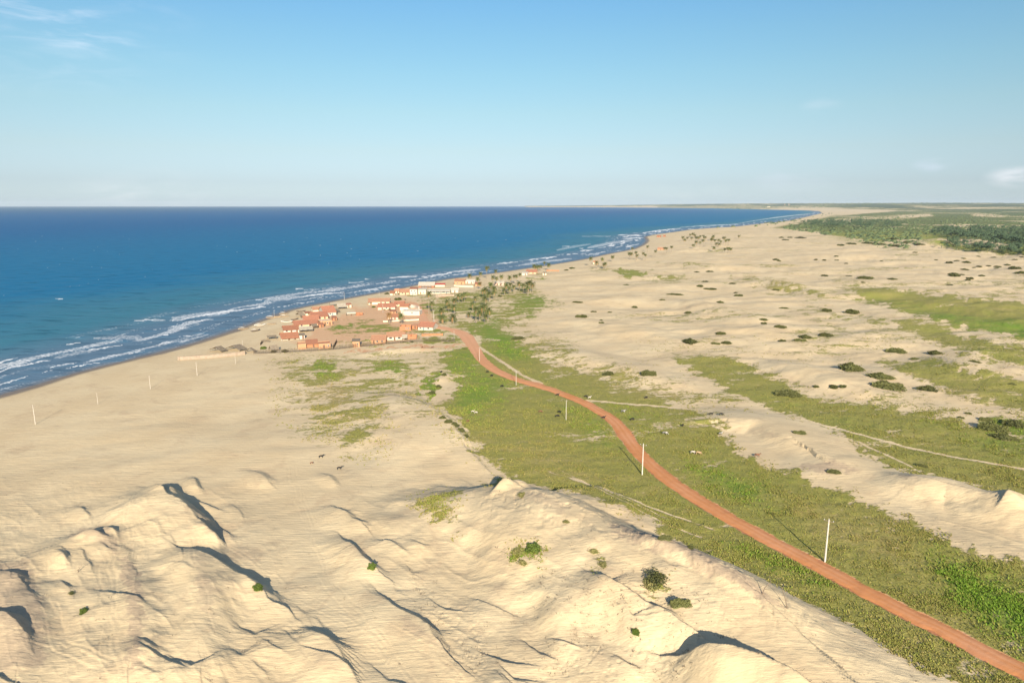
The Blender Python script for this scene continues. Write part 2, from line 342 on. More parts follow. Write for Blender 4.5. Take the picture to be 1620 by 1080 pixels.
# ------------------------------------------------------------------ what grows where (outlines as seen on the ground)
COVER = [  # outline, cover, lushness, softness, mode (m: at least, s: set)
 ([(735, 549), (700, 553), (690, 560), (694, 575), (712, 586), (725, 598), (722, 610), (706, 632), (690, 642), (704, 655), (728, 676), (745, 693), (760, 706), (735, 716), (756, 729), (790, 742), (823, 757),
   (850, 768), (877, 780), (924, 796), (1006, 818), (1042, 840), (1076, 864), (1126, 890), (1172, 908), (1230, 939), (1268, 962), (1325, 985), (1363, 1008), (1421, 1035), (1478, 1069), (1560, 1110), (1700, 1180), (2200, 1420),
   (2600, 1300), (2000, 1060), (1700, 930), (1620, 893), (1536, 874), (1490, 850), (1448, 830), (1400, 806), (1356, 790), (1329, 776), (1297, 768), (1261, 748), (1207, 733), (1182, 721), (1160, 702), (1135, 676), (1117, 657),
   (1075, 648), (1040, 632), (1010, 606), (960, 596), (930, 588), (870, 577), (845, 562), (822, 545), (805, 525), (760, 535)], .93, .36, 6, 'm'),
 ([(690, 560), (740, 555), (770, 590), (800, 612), (780, 640), (745, 660), (720, 640), (728, 608), (700, 580)], 1, .66, 20, 'm'),
 ([(664, 476), (700, 467), (735, 461), (790, 452), (835, 452), (852, 470), (850, 492), (830, 505), (812, 515), (812, 530), (835, 560), (800, 560), (760, 540), (740, 525), (690, 510), (672, 497)], .72, .42, 8, 'm'),
 ([(745, 512), (790, 508), (815, 530), (850, 560), (830, 570), (790, 558), (765, 540), (745, 525)], 1, .7, 9, 'm'),
 ([(706, 495), (745, 496), (748, 504), (712, 506)], .12, .3, 4, 's'), ([(775, 478), (812, 474), (815, 492), (785, 496)], .35, .3, 6, 's'),
 ([(790, 490), (830, 498), (850, 528), (905, 545), (915, 570), (954, 580), (997, 601), (1068, 612), (1130, 623), (1175, 630), (1175, 652), (1117, 655), (1040, 632), (960, 600), (860, 572), (830, 550)], .57, .26, 12, 'm'),
 ([(930, 585), (975, 583), (1020, 606), (1000, 616), (950, 600)], .85, .3, 8, 'm'),
 ([(1060, 564), (1100, 561), (1150, 563), (1180, 571), (1207, 590), (1248, 604), (1283, 626), (1321, 629), (1370, 637), (1425, 648), (1479, 652), (1541, 672), (1620, 697), (1850, 770), (1850, 880), (1620, 794),
   (1544, 772), (1465, 752), (1405, 738), (1367, 714), (1340, 691), (1289, 668), (1248, 655), (1202, 637), (1158, 624), (1120, 600)], .93, .34, 6, 'm'),
 ([(1430, 668), (1490, 676), (1570, 715), (1640, 735), (1640, 715), (1560, 690), (1480, 660)], 1, .5, 8, 'm'),
 ([(1538, 668), (1560, 655), (1640, 655), (1640, 705), (1570, 692)], .8, .62, 8, 'm'),
 ([(1370, 620), (1450, 622), (1540, 655), (1530, 672), (1440, 650), (1370, 640)], .42, .4, 8, 'm'),
 ([(1392, 572), (1440, 569), (1479, 572), (1533, 590), (1587, 599), (1850, 640), (1850, 730), (1640, 660), (1587, 646), (1500, 621), (1452, 601), (1416, 588)], .92, .38, 6, 'm'),
 ([(1317, 502), (1360, 498), (1400, 512), (1450, 504), (1510, 522), (1563, 538), (1850, 600), (1850, 640), (1640, 586), (1533, 571), (1479, 544), (1411, 521)], .82, .32, 6, 'm'),
 ([(1390, 512), (1450, 512), (1540, 538), (1600, 556), (1560, 560), (1480, 536)], .95, .38, 8, 'm'),
 ([(1330, 456), (1381, 455), (1459, 463), (1537, 474), (1640, 482), (1850, 500), (1850, 600), (1640, 545), (1563, 524), (1511, 517), (1472, 506), (1423, 493), (1381, 478), (1345, 467)], 1, .48, 4, 'm'),
 ([(1340, 457), (1459, 465), (1640, 486), (1850, 505), (1850, 540), (1640, 508), (1500, 489), (1420, 476)], 1, .30, 5, 'm2'),
 ([(1440, 491), (1500, 494), (1640, 518), (1640, 536), (1560, 518), (1480, 504)], 1, .68, 6, 'm'),
 ([(1296, 434), (1340, 437), (1420, 447), (1470, 455), (1560, 466), (1640, 470), (1640, 478), (1537, 472), (1459, 461), (1330, 455)], .42, .25, 8, 'm'),
 ([(968, 427), (985, 425), (1010, 428), (1034, 430), (1022, 435), (1004, 439), (986, 437)], .85, .55, 2.5, 'm'), ([(1005, 443), (1050, 434), (1102, 442), (1060, 448)], .62, .36, 4, 'm'),
 ([(1041, 418), (1080, 415), (1140, 421), (1100, 424)], .62, .36, 3, 'm'), ([(925, 425), (960, 421), (975, 430), (940, 432)], .5, .4, 4, 'm'), ([(835, 436), (870, 435), (865, 441), (838, 441)], .7, .5, 3, 'm'),
 ([(805, 478), (850, 468), (893, 482), (850, 493), (815, 500)], .85, .58, 6, 'm'),
 ([(1150, 434), (1192, 440), (1260, 454), (1306, 467), (1300, 472), (1240, 461), (1190, 448)], .85, .22, 4, 'm'), ([(1275, 482), (1300, 482), (1338, 506), (1320, 512)], .55, .3, 5, 'm'),
 ([(1250, 492), (1290, 502), (1340, 516), (1330, 522), (1280, 508)], .5, .3, 4, 'm'),
 ([(1480, 880), (1560, 912), (1640, 945), (1700, 985), (1640, 1030), (1560, 985), (1500, 935)], 1, .82, 16, 'm2'), ([(1085, 735), (1140, 738), (1215, 775), (1260, 810), (1200, 800), (1120, 770)], 1, .66, 10, 'm2'), ([(1150, 858), (1230, 880), (1320, 925), (1300, 935), (1210, 900)], 1, .6, 8, 'm2'), ([(890, 640), (930, 645), (975, 690), (950, 705), (915, 680)], 1, .52, 12, 'm2'),
 ([(960, 640), (1010, 645), (1050, 660), (1040, 678), (990, 664)], 1, .55, 8, 'm2'), ([(1220, 790), (1330, 800), (1450, 850), (1430, 880), (1300, 850)], 1, .24, 14, 'm2'), ([(760, 690), (860, 690), (960, 740), (940, 780), (840, 745)], 1, .26, 16, 'm2'),
 ([(432, 568), (500, 560), (600, 558), (688, 560), (692, 580), (660, 600), (640, 618), (610, 640), (615, 670), (600, 712), (560, 716), (520, 700), (470, 688), (460, 650), (440, 640), (450, 610)], .54, .30, 16, 'm'),
 ([(640, 560), (690, 556), (694, 575), (660, 580)], .3, .3, 8, 's'), ([(610, 600), (660, 596), (690, 630), (720, 690), (660, 690), (615, 650)], .34, .2, 14, 'm'),
 ([(487, 572), (512, 566), (535, 580), (546, 600), (520, 604), (482, 594)], .85, .62, 6, 'm'), ([(578, 577), (620, 570), (648, 573), (632, 590), (608, 595), (588, 587)], .85, .62, 5, 'm'),
 ([(552, 611), (578, 609), (584, 625), (558, 625)], .75, .4, 5, 'm'), ([(466, 612), (540, 604), (560, 620), (520, 645), (478, 636)], .52, .08, 10, 'm'), ([(470, 682), (520, 672), (602, 682), (592, 712), (545, 714)], .62, .3, 10, 'm'),
 ([(672, 600), (690, 588), (703, 590), (690, 606), (682, 634), (664, 630)], .95, .62, 4, 'm'),
 ([(648, 790), (680, 775), (722, 772), (727, 785), (715, 810), (690, 820), (665, 806)], .72, .4, 7, 'm'), ([(700, 826), (726, 818), (724, 846), (704, 842)], .45, .34, 6, 'm'),
 ([(692, 698), (730, 694), (746, 710), (715, 716)], .5, .3, 6, 'm'), ([(752, 762), (800, 748), (822, 760), (790, 772)], .52, .36, 6, 'm'),
 ([(800, 868), (830, 858), (856, 862), (862, 886), (840, 900), (806, 892)], .46, .6, 7, 'm'), ([(930, 868), (948, 870), (964, 898), (950, 908), (938, 890)], .5, .4, 5, 'm'), ([(1010, 908), (1040, 892), (1062, 905), (1050, 938), (1020, 930)], .65, .5, 6, 'm'),
 ([(520, 520), (560, 506), (610, 508), (640, 520), (620, 530), (570, 530), (530, 527)], .62, .42, 5, 'm'), ([(522, 519), (545, 511), (560, 514), (548, 522)], .9, .66, 4, 'm'),
 ([(640, 541), (690, 533), (736, 533), (737, 541), (690, 542)], .9, .5, 3, 'm'), ([(632, 524), (660, 527), (690, 520), (722, 523), (700, 529), (660, 531)], .9, .56, 3, 'm'), ([(612, 518), (632, 515), (634, 524), (616, 524)], .7, .55, 3, 'm'),
 ([(636, 468), (655, 467), (690, 468), (690, 473), (640, 473)], .6, .42, 3, 'm'), ([(536, 540), (560, 536), (585, 540), (560, 545)], .55, .6, 4, 'm'), ([(570, 543), (590, 537), (612, 542), (590, 547)], .7, .6, 3, 'm'), ([(640, 480), (660, 479), (656, 486), (642, 487)], .6, .42, 3, 'm'),
 ([(724, 464), (760, 458), (765, 464), (735, 468)], .8, .55, 3, 'm'),
 ([(1220, 361), (1262, 352), (1300, 345), (1330, 338), (1420, 331), (1640, 327.6), (2600, 327.6), (2600, 440), (1640, 406), (1590, 402), (1540, 398), (1500, 393), (1440, 389), (1400, 384), (1350, 378), (1310, 372), (1280, 364)], .84, .5, 2.5, 'm'),
 ([(1290, 374), (1330, 370), (1450, 388), (1440, 394), (1380, 392), (1330, 384)], .5, .45, 5, 'm'),
 ([(1395, 384), (1420, 379.5), (1480, 378.8), (1540, 379), (1602, 394), (1580, 397), (1545, 390), (1490, 387), (1440, 389)], .03, .2, 1.6, 's'), ([(1500, 358.5), (1555, 355.5), (1602, 358), (1570, 361), (1530, 362)], .04, .2, 1.2, 's'),
 ([(1270, 352), (1330, 346), (1440, 340), (1475, 338.5), (1440, 345), (1370, 349), (1330, 352)], .32, .3, 2.5, 's'), ([(1530, 339), (1560, 338), (1600, 340.5), (1590, 344), (1540, 342.5)], .04, .2, 1, 's'),
 ([(1420, 341), (1470, 339), (1478, 342), (1430, 344.5)], .06, .2, 1, 's'), ([(1300, 337), (1400, 330.5), (1640, 331), (1640, 332.6), (1420, 334), (1330, 341)], .14, .2, 1, 's'), ([(1600, 333), (1640, 333), (1640, 337), (1608, 336)], .3, .2, 1, 's'),
 ([(1040, 332), (1160, 332), (1260, 330), (1330, 328), (1330, 327), (1040, 327)], .55, .3, 1, 'm')]
DIRT = [([(540, 555), (640, 548), (690, 543.5), (738, 545), (738, 549.5), (690, 548.5), (640, 553), (540, 559)], .8, 2), ([(470, 535), (505, 512), (530, 500), (560, 480), (600, 470), (660, 470), (690, 478), (690, 515), (640, 546), (560, 551), (480, 552), (455, 542)], .72, 12), ([(688, 470), (705, 462), (722, 461), (718, 469), (690, 476)], .85, 3),
        ([(636, 545), (690, 541), (738, 545), (738, 549), (700, 551), (690, 560), (640, 552)], .55, 4), ([(690, 516), (730, 522), (748, 545), (730, 532), (700, 524)], .6, 4), ([(985, 720), (1000, 735), (1012, 742), (1004, 728)], .7, 3), ([(560, 488), (575, 486), (580, 496), (566, 500)], .7, 4), ([(655, 484), (668, 484), (676, 508), (664, 508)], .8, 3)]
CRUST_SHADE = [([(960, 828), (1010, 838), (1075, 858), (1140, 888), (1210, 930), (1245, 962), (1205, 950), (1135, 912), (1060, 880), (985, 850)], .95, 8), ([(800, 770), (860, 780), (915, 805), (890, 815), (830, 795)], .6, 8), ([(92, 852), (140, 828), (192, 842), (188, 876), (150, 862)], .75, 9), ([(-80, 885), (45, 882), (80, 960), (72, 1060), (-80, 1090)], .8, 16),  # crusted sand on the big dune, plus ridge lee-side shade painted as darker sand
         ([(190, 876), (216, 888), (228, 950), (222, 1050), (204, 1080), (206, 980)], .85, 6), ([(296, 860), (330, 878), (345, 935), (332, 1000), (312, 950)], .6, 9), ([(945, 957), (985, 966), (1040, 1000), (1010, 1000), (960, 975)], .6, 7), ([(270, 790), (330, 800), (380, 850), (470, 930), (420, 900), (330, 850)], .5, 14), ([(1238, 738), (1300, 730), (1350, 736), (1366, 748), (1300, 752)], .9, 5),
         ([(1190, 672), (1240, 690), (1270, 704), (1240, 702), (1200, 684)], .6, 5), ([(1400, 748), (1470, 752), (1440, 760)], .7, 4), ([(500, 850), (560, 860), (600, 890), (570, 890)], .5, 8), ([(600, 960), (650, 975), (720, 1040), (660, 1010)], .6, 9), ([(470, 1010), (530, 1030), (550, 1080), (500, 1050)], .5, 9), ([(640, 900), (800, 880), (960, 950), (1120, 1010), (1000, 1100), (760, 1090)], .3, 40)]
TRACKS = [([(500, 557.5), (560, 555), (620, 551), (690, 546), (738, 547)], 2.0), ([(756, 548), (775, 560), (801, 577), (830, 595), (857, 607)], 2.1), ([(927, 633), (950, 635), (1010, 640), (1060, 644), (1135, 652), (1165, 655)], 1.1), ([(1270, 662), (1300, 670), (1340, 681), (1400, 697), (1500, 720), (1620, 741), (1760, 768)], 1.5),
          ([(868, 745), (905, 757), (943, 771), (1017, 799), (1080, 820), (1130, 838)], 1.3), ([(940, 775), (990, 800), (1050, 828), (1110, 850)], .9), ([(1360, 700), (1405, 720), (1440, 736), (1470, 756)], 1.4), ([(690, 547), (715, 545), (737, 546)], 1.2), ([(1480, 552), (1530, 561), (1590, 574)], .9), ([(880, 740), (960, 780), (1060, 822)], .6)]
LANES = [[(455, 740), (462, 780), (478, 840), (500, 900), (540, 960), (580, 1010), (620, 1060), (660, 1110)], [(160, 860), (164, 900), (158, 960), (160, 1020), (162, 1090)], [(300, 840), (330, 862), (400, 905), (470, 952), (540, 990), (600, 1040)],
         [(50, 900), (62, 960), (70, 1010), (90, 1040), (150, 1070)], [(290, 870), (288, 930), (305, 985), (325, 1040), (340, 1090)], [(196, 790), (188, 830), (190, 860), (170, 900)], [(520, 1000), (600, 1000), (680, 1040), (760, 1090)], [(20, 1032), (75, 1033), (90, 1040), (135, 1065), (150, 1072)]]

def on_ground(poly):
    """outlines seen on raised sand, moved to the plan position of that sand"""
    out = []
    for u, v in poly:
        if v > 640 and v < 1080 and -20 < u < 1640: p = hit(u, v); q = proj(p.x, p.y); out.append((float(q[0]), float(q[1])))
        else: out.append((u, v))
    return out
CRUST_SHADE = [(on_ground(p), c, s) for p, c, s in CRUST_SHADE]
COVER = [(on_ground(p) if (min(q[1] for q in p) > 740 and len(p) < 9 and max(q[0] for q in p) < 1080) else p, c, l, s, m) for p, c, l, s, m in COVER]
def build_ground():
    v = np.concatenate([np.arange(326.75, 330, .06), np.arange(330, 340, .17), np.arange(340, 360, .42), np.arange(360, 400, .72), np.arange(400, 1095, 1.25), np.arange(1095, 1500, 3), np.arange(1500, 2700, 30)])
    u = np.concatenate([-60 - np.cumsum(np.geomspace(1.6, 60, 46))[::-1], np.arange(-60, 1680, 1.4), 1680 + np.cumsum(np.geomspace(1.6, 60, 46))])
    yv = -(v - 540) / FPX
    Y = (CAMZ - G0) * (CT + yv * ST) / (ST - yv * CT)
    f = Y * CT - (G0 - CAMZ) * ST
    X = (u[None, :] - 810) / FPX * f[:, None]; Y = np.repeat(Y[:, None], len(u), 1)
    nr, nc = X.shape; X = X.ravel(); Y = Y.ravel()
    Z, sd, arc, U, V, rd = H(X, Y)
    # ragged outlines: push the map a little with noise before testing the outlines
    k = np.clip(30 / np.maximum(f, 1) , .0, .3).repeat(nc)
    wu = (fbm(U / 14, V / 6, 5, 4) - .5) * 22; wv = (fbm(U / 14 + 40, V / 6, 6, 4) - .5) * 9
    sc = ss(V, 345, 480) * .85 + .15 + .25 * ss(V, 380, 420)
    U2, V2 = U + (wu * 1.35 + (fbm(U / 4.5, V / 2.2, 12, 3) - .5) * 9) * sc, V + (wv * 1.3 + (fbm(U / 4.5 + 7, V / 2.2, 13, 3) - .5) * 4) * sc
    cover = np.zeros(X.shape); lush = np.full(X.shape, .3)
    for poly, c, l, s, mode in COVER:
        w = sdpoly(U2, V2, poly, s * (2.2 if s > 2.6 else 1.6))
        if mode == 's': cover = cover + (c - cover) * w; lush = lush + (l - lush) * w
        elif mode == 'm2': lush = lush + (l - lush) * w
        else:
            lush = np.where(cover + w * c > 0, lush + (l - lush) * w * np.clip(c / np.maximum(cover, .01), .6, 1), lush); cover = np.maximum(cover, c * w)
    # sparse growth over the dune field, streaky far land
    Rr = np.hypot(X, Y)
    rx, ry = X * .94 + Y * .34, -X * .34 + Y * .94
    fieldm = ss(X + .12 * Y, 60, 170) * ss(Rr, 280, 420) * (1 - ss(Rr, 3000, 5000)) * ss(sd, 60, 160)
    st = fbm(rx / 120, ry / 46, 61, 5)
    cover = np.maximum(cover, fieldm * (.08 + ss(st, .52, .76) * .30))
    farm = ss(Rr, 3800, 6500) * ss(sd, 500, 1500)
    st2 = fbm(X / 420, Y / 1300, 71, 5)
    cover = np.where(farm > 0, cover * (1 - farm) + farm * np.clip(.2 + 1.1 * ss(st2, .36, .6), 0, 1) * np.where(cover < .2, .45 + .55 * ss(Rr, 7500, 11000), 1) + .35 * farm * ss(Rr, 9000, 14000), cover)
    mid = ss(cover, .06, .2) * (1 - ss(cover, .62, .85)) * (Rr < 1500)
    cover = cover * (1 - mid + mid * (.55 + .8 * ss(fbm(rx / 9, ry / 5, 65, 4), .40, .60)))
    cover = cover - .40 * (Rr < 900) * ss(fbm(rx / 21, ry / 12, 67, 5, .6), .60, .76) * ss(cover, .5, .9)
    crust_shade = np.zeros(X.shape)
    for poly, c, s in CRUST_SHADE: crust_shade = np.maximum(crust_shade, c * sdpoly(U2, V2, poly, s))
    scrub = ss(Rr, 1900, 2600) * cover
    st3 = fbm(X / 190, Y / 520, 91, 4)
    nearfar = ss(Rr, 1800, 2600) * (1 - ss(Rr, 4000, 7000)) * (cover > .6)
    cover = cover - nearfar * ss(st3, .54, .68) * .55
    dirt = np.zeros(X.shape)
    for poly, c, s in DIRT: dirt = np.maximum(dirt, c * sdpoly(U2, V2, poly, s))
    nr_ = fbm(X / 6, Y / 6, 15, 3)
    dirt = np.maximum(dirt, (1 - ss(rd, 2.0, 3.3 + 6.5 * nr_ ** 1.6)) * .95)
    cover = cover * (1 - .85 * (1 - ss(rd, 2.2, 2.6 + 1.6 * nr_)))
    
    for ti, (pts, w) in enumerate(TRACKS):
        line = smooth_line(pts, 4); bb = (U > line[:, 0].min() - 9) & (U < line[:, 0].max() + 9) & (V > line[:, 1].min() - 9) & (V < line[:, 1].max() + 9)
        d = seg_dist(U[bb] + wu[bb] * .1, V[bb] + wv[bb] * .15, [tuple(p) for p in line])[0]
        kk = (1 - ss(d, w * .3, w * 1.5)) * (1 if ti < 4 else .35 + .65 * ss(fbm(X[bb] / 7, Y[bb] / 7, 19, 3), .36, .52))
        cover[bb] *= 1 - .95 * kk; lush[bb] = lush[bb] * (1 - kk)
    lane = np.zeros(X.shape)
    for pts in LANES:
        line = smooth_line([tuple(unproj(a, b)[:2]) for a, b in pts], 6)
        bb = (X > line[:, 0].min() - 6) & (X < line[:, 0].max() + 6) & (Y > line[:, 1].min() - 6) & (Y < line[:, 1].max() + 6)
        d, s, a, L = seg_dist(X[bb] + (fbm(X[bb] / 9, Y[bb] / 9, 22, 2) - .5) * 3, Y[bb], [tuple(p) for p in line])
        for off in (0.0, 1.6, 2.6):
            q = np.exp(-((d * s - off) / .22) ** 2) - .6 * np.exp(-((d * s - off - .45) / .25) ** 2)
            Z[bb] -= q * .028 * (fbm(X[bb] / 12, Y[bb] / 12, 24 + int(off * 3), 2) > .42)
        lane[bb] = np.maximum(lane[bb], 1 - ss(d, 2, 5))
    # trampled, pitted sand in the lower middle of the photograph
    pit = sdpoly(U2, V2, [(640, 905), (760, 880), (860, 890), (1000, 940), (1100, 980), (1180, 1010), (1280, 1040), (1200, 1090), (900, 1120), (740, 1090), (660, 980)], 60)
    face = sdpoly(U2, V2, [(740, 800), (900, 822), (1010, 850), (1190, 950), (1300, 1010), (1220, 1040), (1100, 960), (960, 900), (780, 850)], 20)
    cell = ss(fbm(X / .8, Y / 1.0, 33, 2), .56, .8)
    Z -= pit * cell * .10 * ss(fbm(X / 13, Y / 13, 35, 2), .38, .62)
    Z -= face * ss(fbm(X / 1.0, Y / 2.6, 37, 3), .5, .8) * .22
    # grassland is never quite level
    Z += ss(cover, .5, .9) * ss(rd, 3, 6) * (fbm(X / 3.0, Y / 3.0, 51, 3) - .5) * .5 * (1 - ss(Rr, 500, 900))
    Z -= (1 - ss(rd, 2.2, 3.4)) * .14
    wet = (1 - ss(sd + (fbm(arc / 30, sd / 30, 63, 3) - .5) * 6, 3, 9)) * (sd > -60)
    keep = (sd > -70).reshape(nr, nc)
    idx = np.arange(nr * nc).reshape(nr, nc)
    fm = (keep[:-1, :-1] | keep[1:, :-1] | keep[:-1, 1:] | keep[1:, 1:])
    F = np.stack([idx[:-1, :-1], idx[:-1, 1:], idx[1:, 1:], idx[1:, :-1]], -1)[fm][:, ::-1]
    used = np.zeros(nr * nc, bool); used[F.ravel()] = True; remap = np.cumsum(used) - 1
    m_, b, N, L, add, m, mix, sstep = new_mat('sand_and_grass')
    at = lambda n: add('ShaderNodeAttribute', attribute_name=n).outputs['Fac']
    tc = add('ShaderNodeTexCoord').outputs['Object']
    n1 = add('ShaderNodeTexNoise', inp={'Vector': tc, 'Scale': .55, 'Detail': 7.0, 'Roughness': .68}).outputs[0]
    n2 = add('ShaderNodeTexNoise', inp={'Vector': tc, 'Scale': .035, 'Detail': 6.0, 'Roughness': .6}).outputs[0]
    mp = add('ShaderNodeMapping', inp={0: tc, 2: (0, 0, R(-20)), 3: (.05, .22, .2)})
    n3 = add('ShaderNodeTexNoise', inp={'Vector': mp.outputs[0], 'Scale': 1.0, 'Detail': 6.0, 'Roughness': .62}).outputs[0]
    n4 = add('ShaderNodeTexNoise', inp={'Vector': tc, 'Scale': 2.2, 'Detail': 4.0, 'Roughness': .7}).outputs[0]
    sand = mix(sstep(n2, .3, .7), (.63, .50, .305), (.57, .435, .255))
    sand = mix(m('MULTIPLY', sstep(n3, .5, .75), .3), sand, (.60, .475, .285))
    n7 = add('ShaderNodeTexNoise', inp={'Vector': tc, 'Scale': .09, 'Detail': 9.0, 'Roughness': .72, 'Distortion': .8}).outputs[0]
    sand = mix(m('MULTIPLY', sstep(n7, .50, .68), .6), sand, (.47, .345, .21))
    sand = mix(m('MULTIPLY', sstep(n4, .62, .8), .25), sand, (.30, .23, .14))
    cn = m('ADD', at('crust_shade'), m('MULTIPLY', m('SUBTRACT', n7, .5), 1.5))
    sand = mix(m('MULTIPLY', sstep(cn, .25, .8), m('MULTIPLY', at('crust_shade'), .95)), sand, mix(sstep(n1, .35, .65), (.37, .275, .185), (.45, .34, .22)))  # browns the sand for crust and for painted lee-side shade
    dn = m('ADD', at('dirt'), m('MULTIPLY', m('SUBTRACT', n1, .5), .7))
    sand = mix(m('MULTIPLY', sstep(dn, .25, .8), m('MULTIPLY', at('dirt'), 1.1, clamp=True)), sand, mix(sstep(at('dirt'), .6, .95), (.61, .37, .205), (.48, .20, .09)))
    n6 = add('ShaderNodeTexNoise', inp={'Vector': tc, 'Scale': .013, 'Detail': 5.0, 'Roughness': .65}).outputs[0]
    lushn = m('ADD', m('MULTIPLY', m('SUBTRACT', n6, .5), .7), m('ADD', at('lush'), m('ADD', m('MULTIPLY', m('SUBTRACT', n1, .5), .35), m('MULTIPLY', m('SUBTRACT', n3, .5), .55))))
    g = mix(sstep(lushn, .0, .4), (.40, .305, .118), (.275, .255, .064))
    g = mix(sstep(lushn, .38, .8), g, (.155, .24, .027))
    g = mix(m('MULTIPLY', sstep(n4, .5, .72), .34), g, (.13, .14, .033))
    g = mix(m('MULTIPLY', sstep(n4, .46, .3), .25), g, (.36, .31, .12))
    g = mix(m('MULTIPLY', at('scrub'), .8), g, mix(sstep(n1, .35, .65), (.035, .062, .022), (.085, .115, .04)))
    cv = at('cover')
    nn = m('ADD', m('MULTIPLY', n1, .62), m('MULTIPLY', n3, .38))
    kk = m('ADD', cv, m('MULTIPLY', m('SUBTRACT', nn, .5), 2.9))
    mask = m('MULTIPLY', sstep(kk, .30, .70), sstep(cv, .02, .14))
    col = mix(mask, sand, g)
    col = mix(at('wet'), col, (.20, .145, .095))
    L.new(col, b.inputs['Base Color'])
    L.new(m('SUBTRACT', .95, m('MULTIPLY', at('wet'), .5)), b.inputs['Roughness'])
    b.inputs['Specular IOR Level'].default_value = .15
    # relief: wind streaks on sand, tufts on grass
    mp2 = add('ShaderNodeMapping', inp={0: tc, 2: (0, 0, R(45)), 3: (.16, 1.3, 1)})
    n5 = add('ShaderNodeTexNoise', inp={'Vector': mp2.outputs[0], 'Scale': 1.0, 'Detail': 6.0, 'Roughness': .66}).outputs[0]
    hs = m('ADD', m('MULTIPLY', n5, .34), m('MULTIPLY', n1, .20))
    hg = m('MULTIPLY', m('ADD', m('MULTIPLY', n4, .55), m('MULTIPLY', n1, .35)), mask)
    bp = add('ShaderNodeBump', inp={0: .6, 1: 1.0}); L.new(m('ADD', hs, hg), bp.inputs['Height']); L.new(bp.outputs[0], b.inputs['Normal'])
    P = np.stack([X, Y, Z], 1)[used]
    o = mesh_obj('ground', P, remap[F], m_, smooth=True, attrs=dict(cover=cover[used], lush=lush[used], dirt=dirt[used], wet=wet[used], scrub=scrub[used], crust_shade=crust_shade[used]))
    o['kind'] = 'structure'
    keepd = dict(X=X, Y=Y, Z=Z, U=U, V=V, cover=cover, lush=lush, sd=sd, rd=rd, nr=nr, nc=nc)
    return keepd
GD = build_ground()
GRIDZ = GD['Z'].reshape(GD['nr'], GD['nc'])

def build_road():
    line = smooth_line([tuple(p) for p in ROADW[::2]], 6); s0 = np.cumsum(np.r_[0, np.linalg.norm(np.diff(line, axis=0), axis=1)]); sn = np.arange(0, s0[-1], .7); line = np.stack([np.interp(sn, s0, line[:, 0]), np.interp(sn, s0, line[:, 1])], 1)
    d = np.gradient(line, axis=0); d /= np.linalg.norm(d, axis=1)[:, None] + 1e-9
    nrm = np.stack([-d[:, 1], d[:, 0]], 1)
    s = np.cumsum(np.r_[0, np.linalg.norm(np.diff(line, axis=0), axis=1)])
    U_, V_, _ = proj(line[:, 0], line[:, 1])
    base = np.interp(V_, [480, 510, 530, 560, 620, 760, 1100], [4.6, 4.2, 5.4, 3.4, 2.4, 2.45, 2.25])
    hl = base + (fbm(s / 3.5, s * 0, 3, 5, .65) - .5) * 2.1; hr = base + (fbm(s / 3.5, s * 0 + 9, 4, 5, .65) - .5) * 2.1
    V, F = [], []
    K = 7
    cols = []
    for j in range(K):
        t = j / (K - 1) * 2 - 1
        off = np.where(t < 0, t * hr, t * hl)
        p = line + nrm * off[:, None]
        cols.append((p, t))
    for (p, t) in cols:
        z = H(p[:, 0], p[:, 1])[0] + .05 - (.16 if abs(t) > .99 else 0) + .10 * (1 - t * t) - .05 * math.exp(-((abs(t) - .42) / .16) ** 2)
        V.append(np.c_[p, z])
    n = len(line); P = np.concatenate(V)
    for j in range(K - 1):
        a = np.arange(n - 1) + j * n
        F.append(np.stack([a, a + 1, a + 1 + n, a + n], 1))
    m_, b, N, L, add, m, mix, sstep = new_mat('red_laterite')
    tc = add('ShaderNodeTexCoord').outputs['Object']
    n1 = add('ShaderNodeTexNoise', inp={'Vector': tc, 'Scale': .5, 'Detail': 7.0, 'Roughness': .7}).outputs[0]
    n2 = add('ShaderNodeTexNoise', inp={'Vector': tc, 'Scale': .05, 'Detail': 3.0}).outputs[0]
    tr = add('ShaderNodeAttribute', attribute_name='rut').outputs['Fac']
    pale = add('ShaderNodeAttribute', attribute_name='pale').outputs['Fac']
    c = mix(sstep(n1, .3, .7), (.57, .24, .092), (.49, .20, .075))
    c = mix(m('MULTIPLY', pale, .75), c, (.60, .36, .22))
    c = mix(m('MULTIPLY', sstep(n2, .45, .7), .45), c, (.56, .26, .14))
    c = mix(m('MULTIPLY', tr, m('MULTIPLY', sstep(n2, .3, .6), .5)), c, (.68, .36, .20))
    c = mix(m('MULTIPLY', sstep(n1, .66, .74), .4), c, (.26, .11, .06))
    L.new(c, b.inputs['Base Color']); b.inputs['Roughness'].default_value = .95; b.inputs['Specular IOR Level'].default_value = .1
    bp = add('ShaderNodeBump', inp={0: .5, 1: .25}); L.new(n1, bp.inputs['Height']); L.new(bp.outputs[0], b.inputs['Normal'])
    rut = np.concatenate([np.full(n, math.exp(-((abs(t) - .4) / .2) ** 2)) for _, t in cols])
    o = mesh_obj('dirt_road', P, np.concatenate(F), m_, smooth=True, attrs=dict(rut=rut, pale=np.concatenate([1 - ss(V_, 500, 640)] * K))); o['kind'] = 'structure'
build_road()

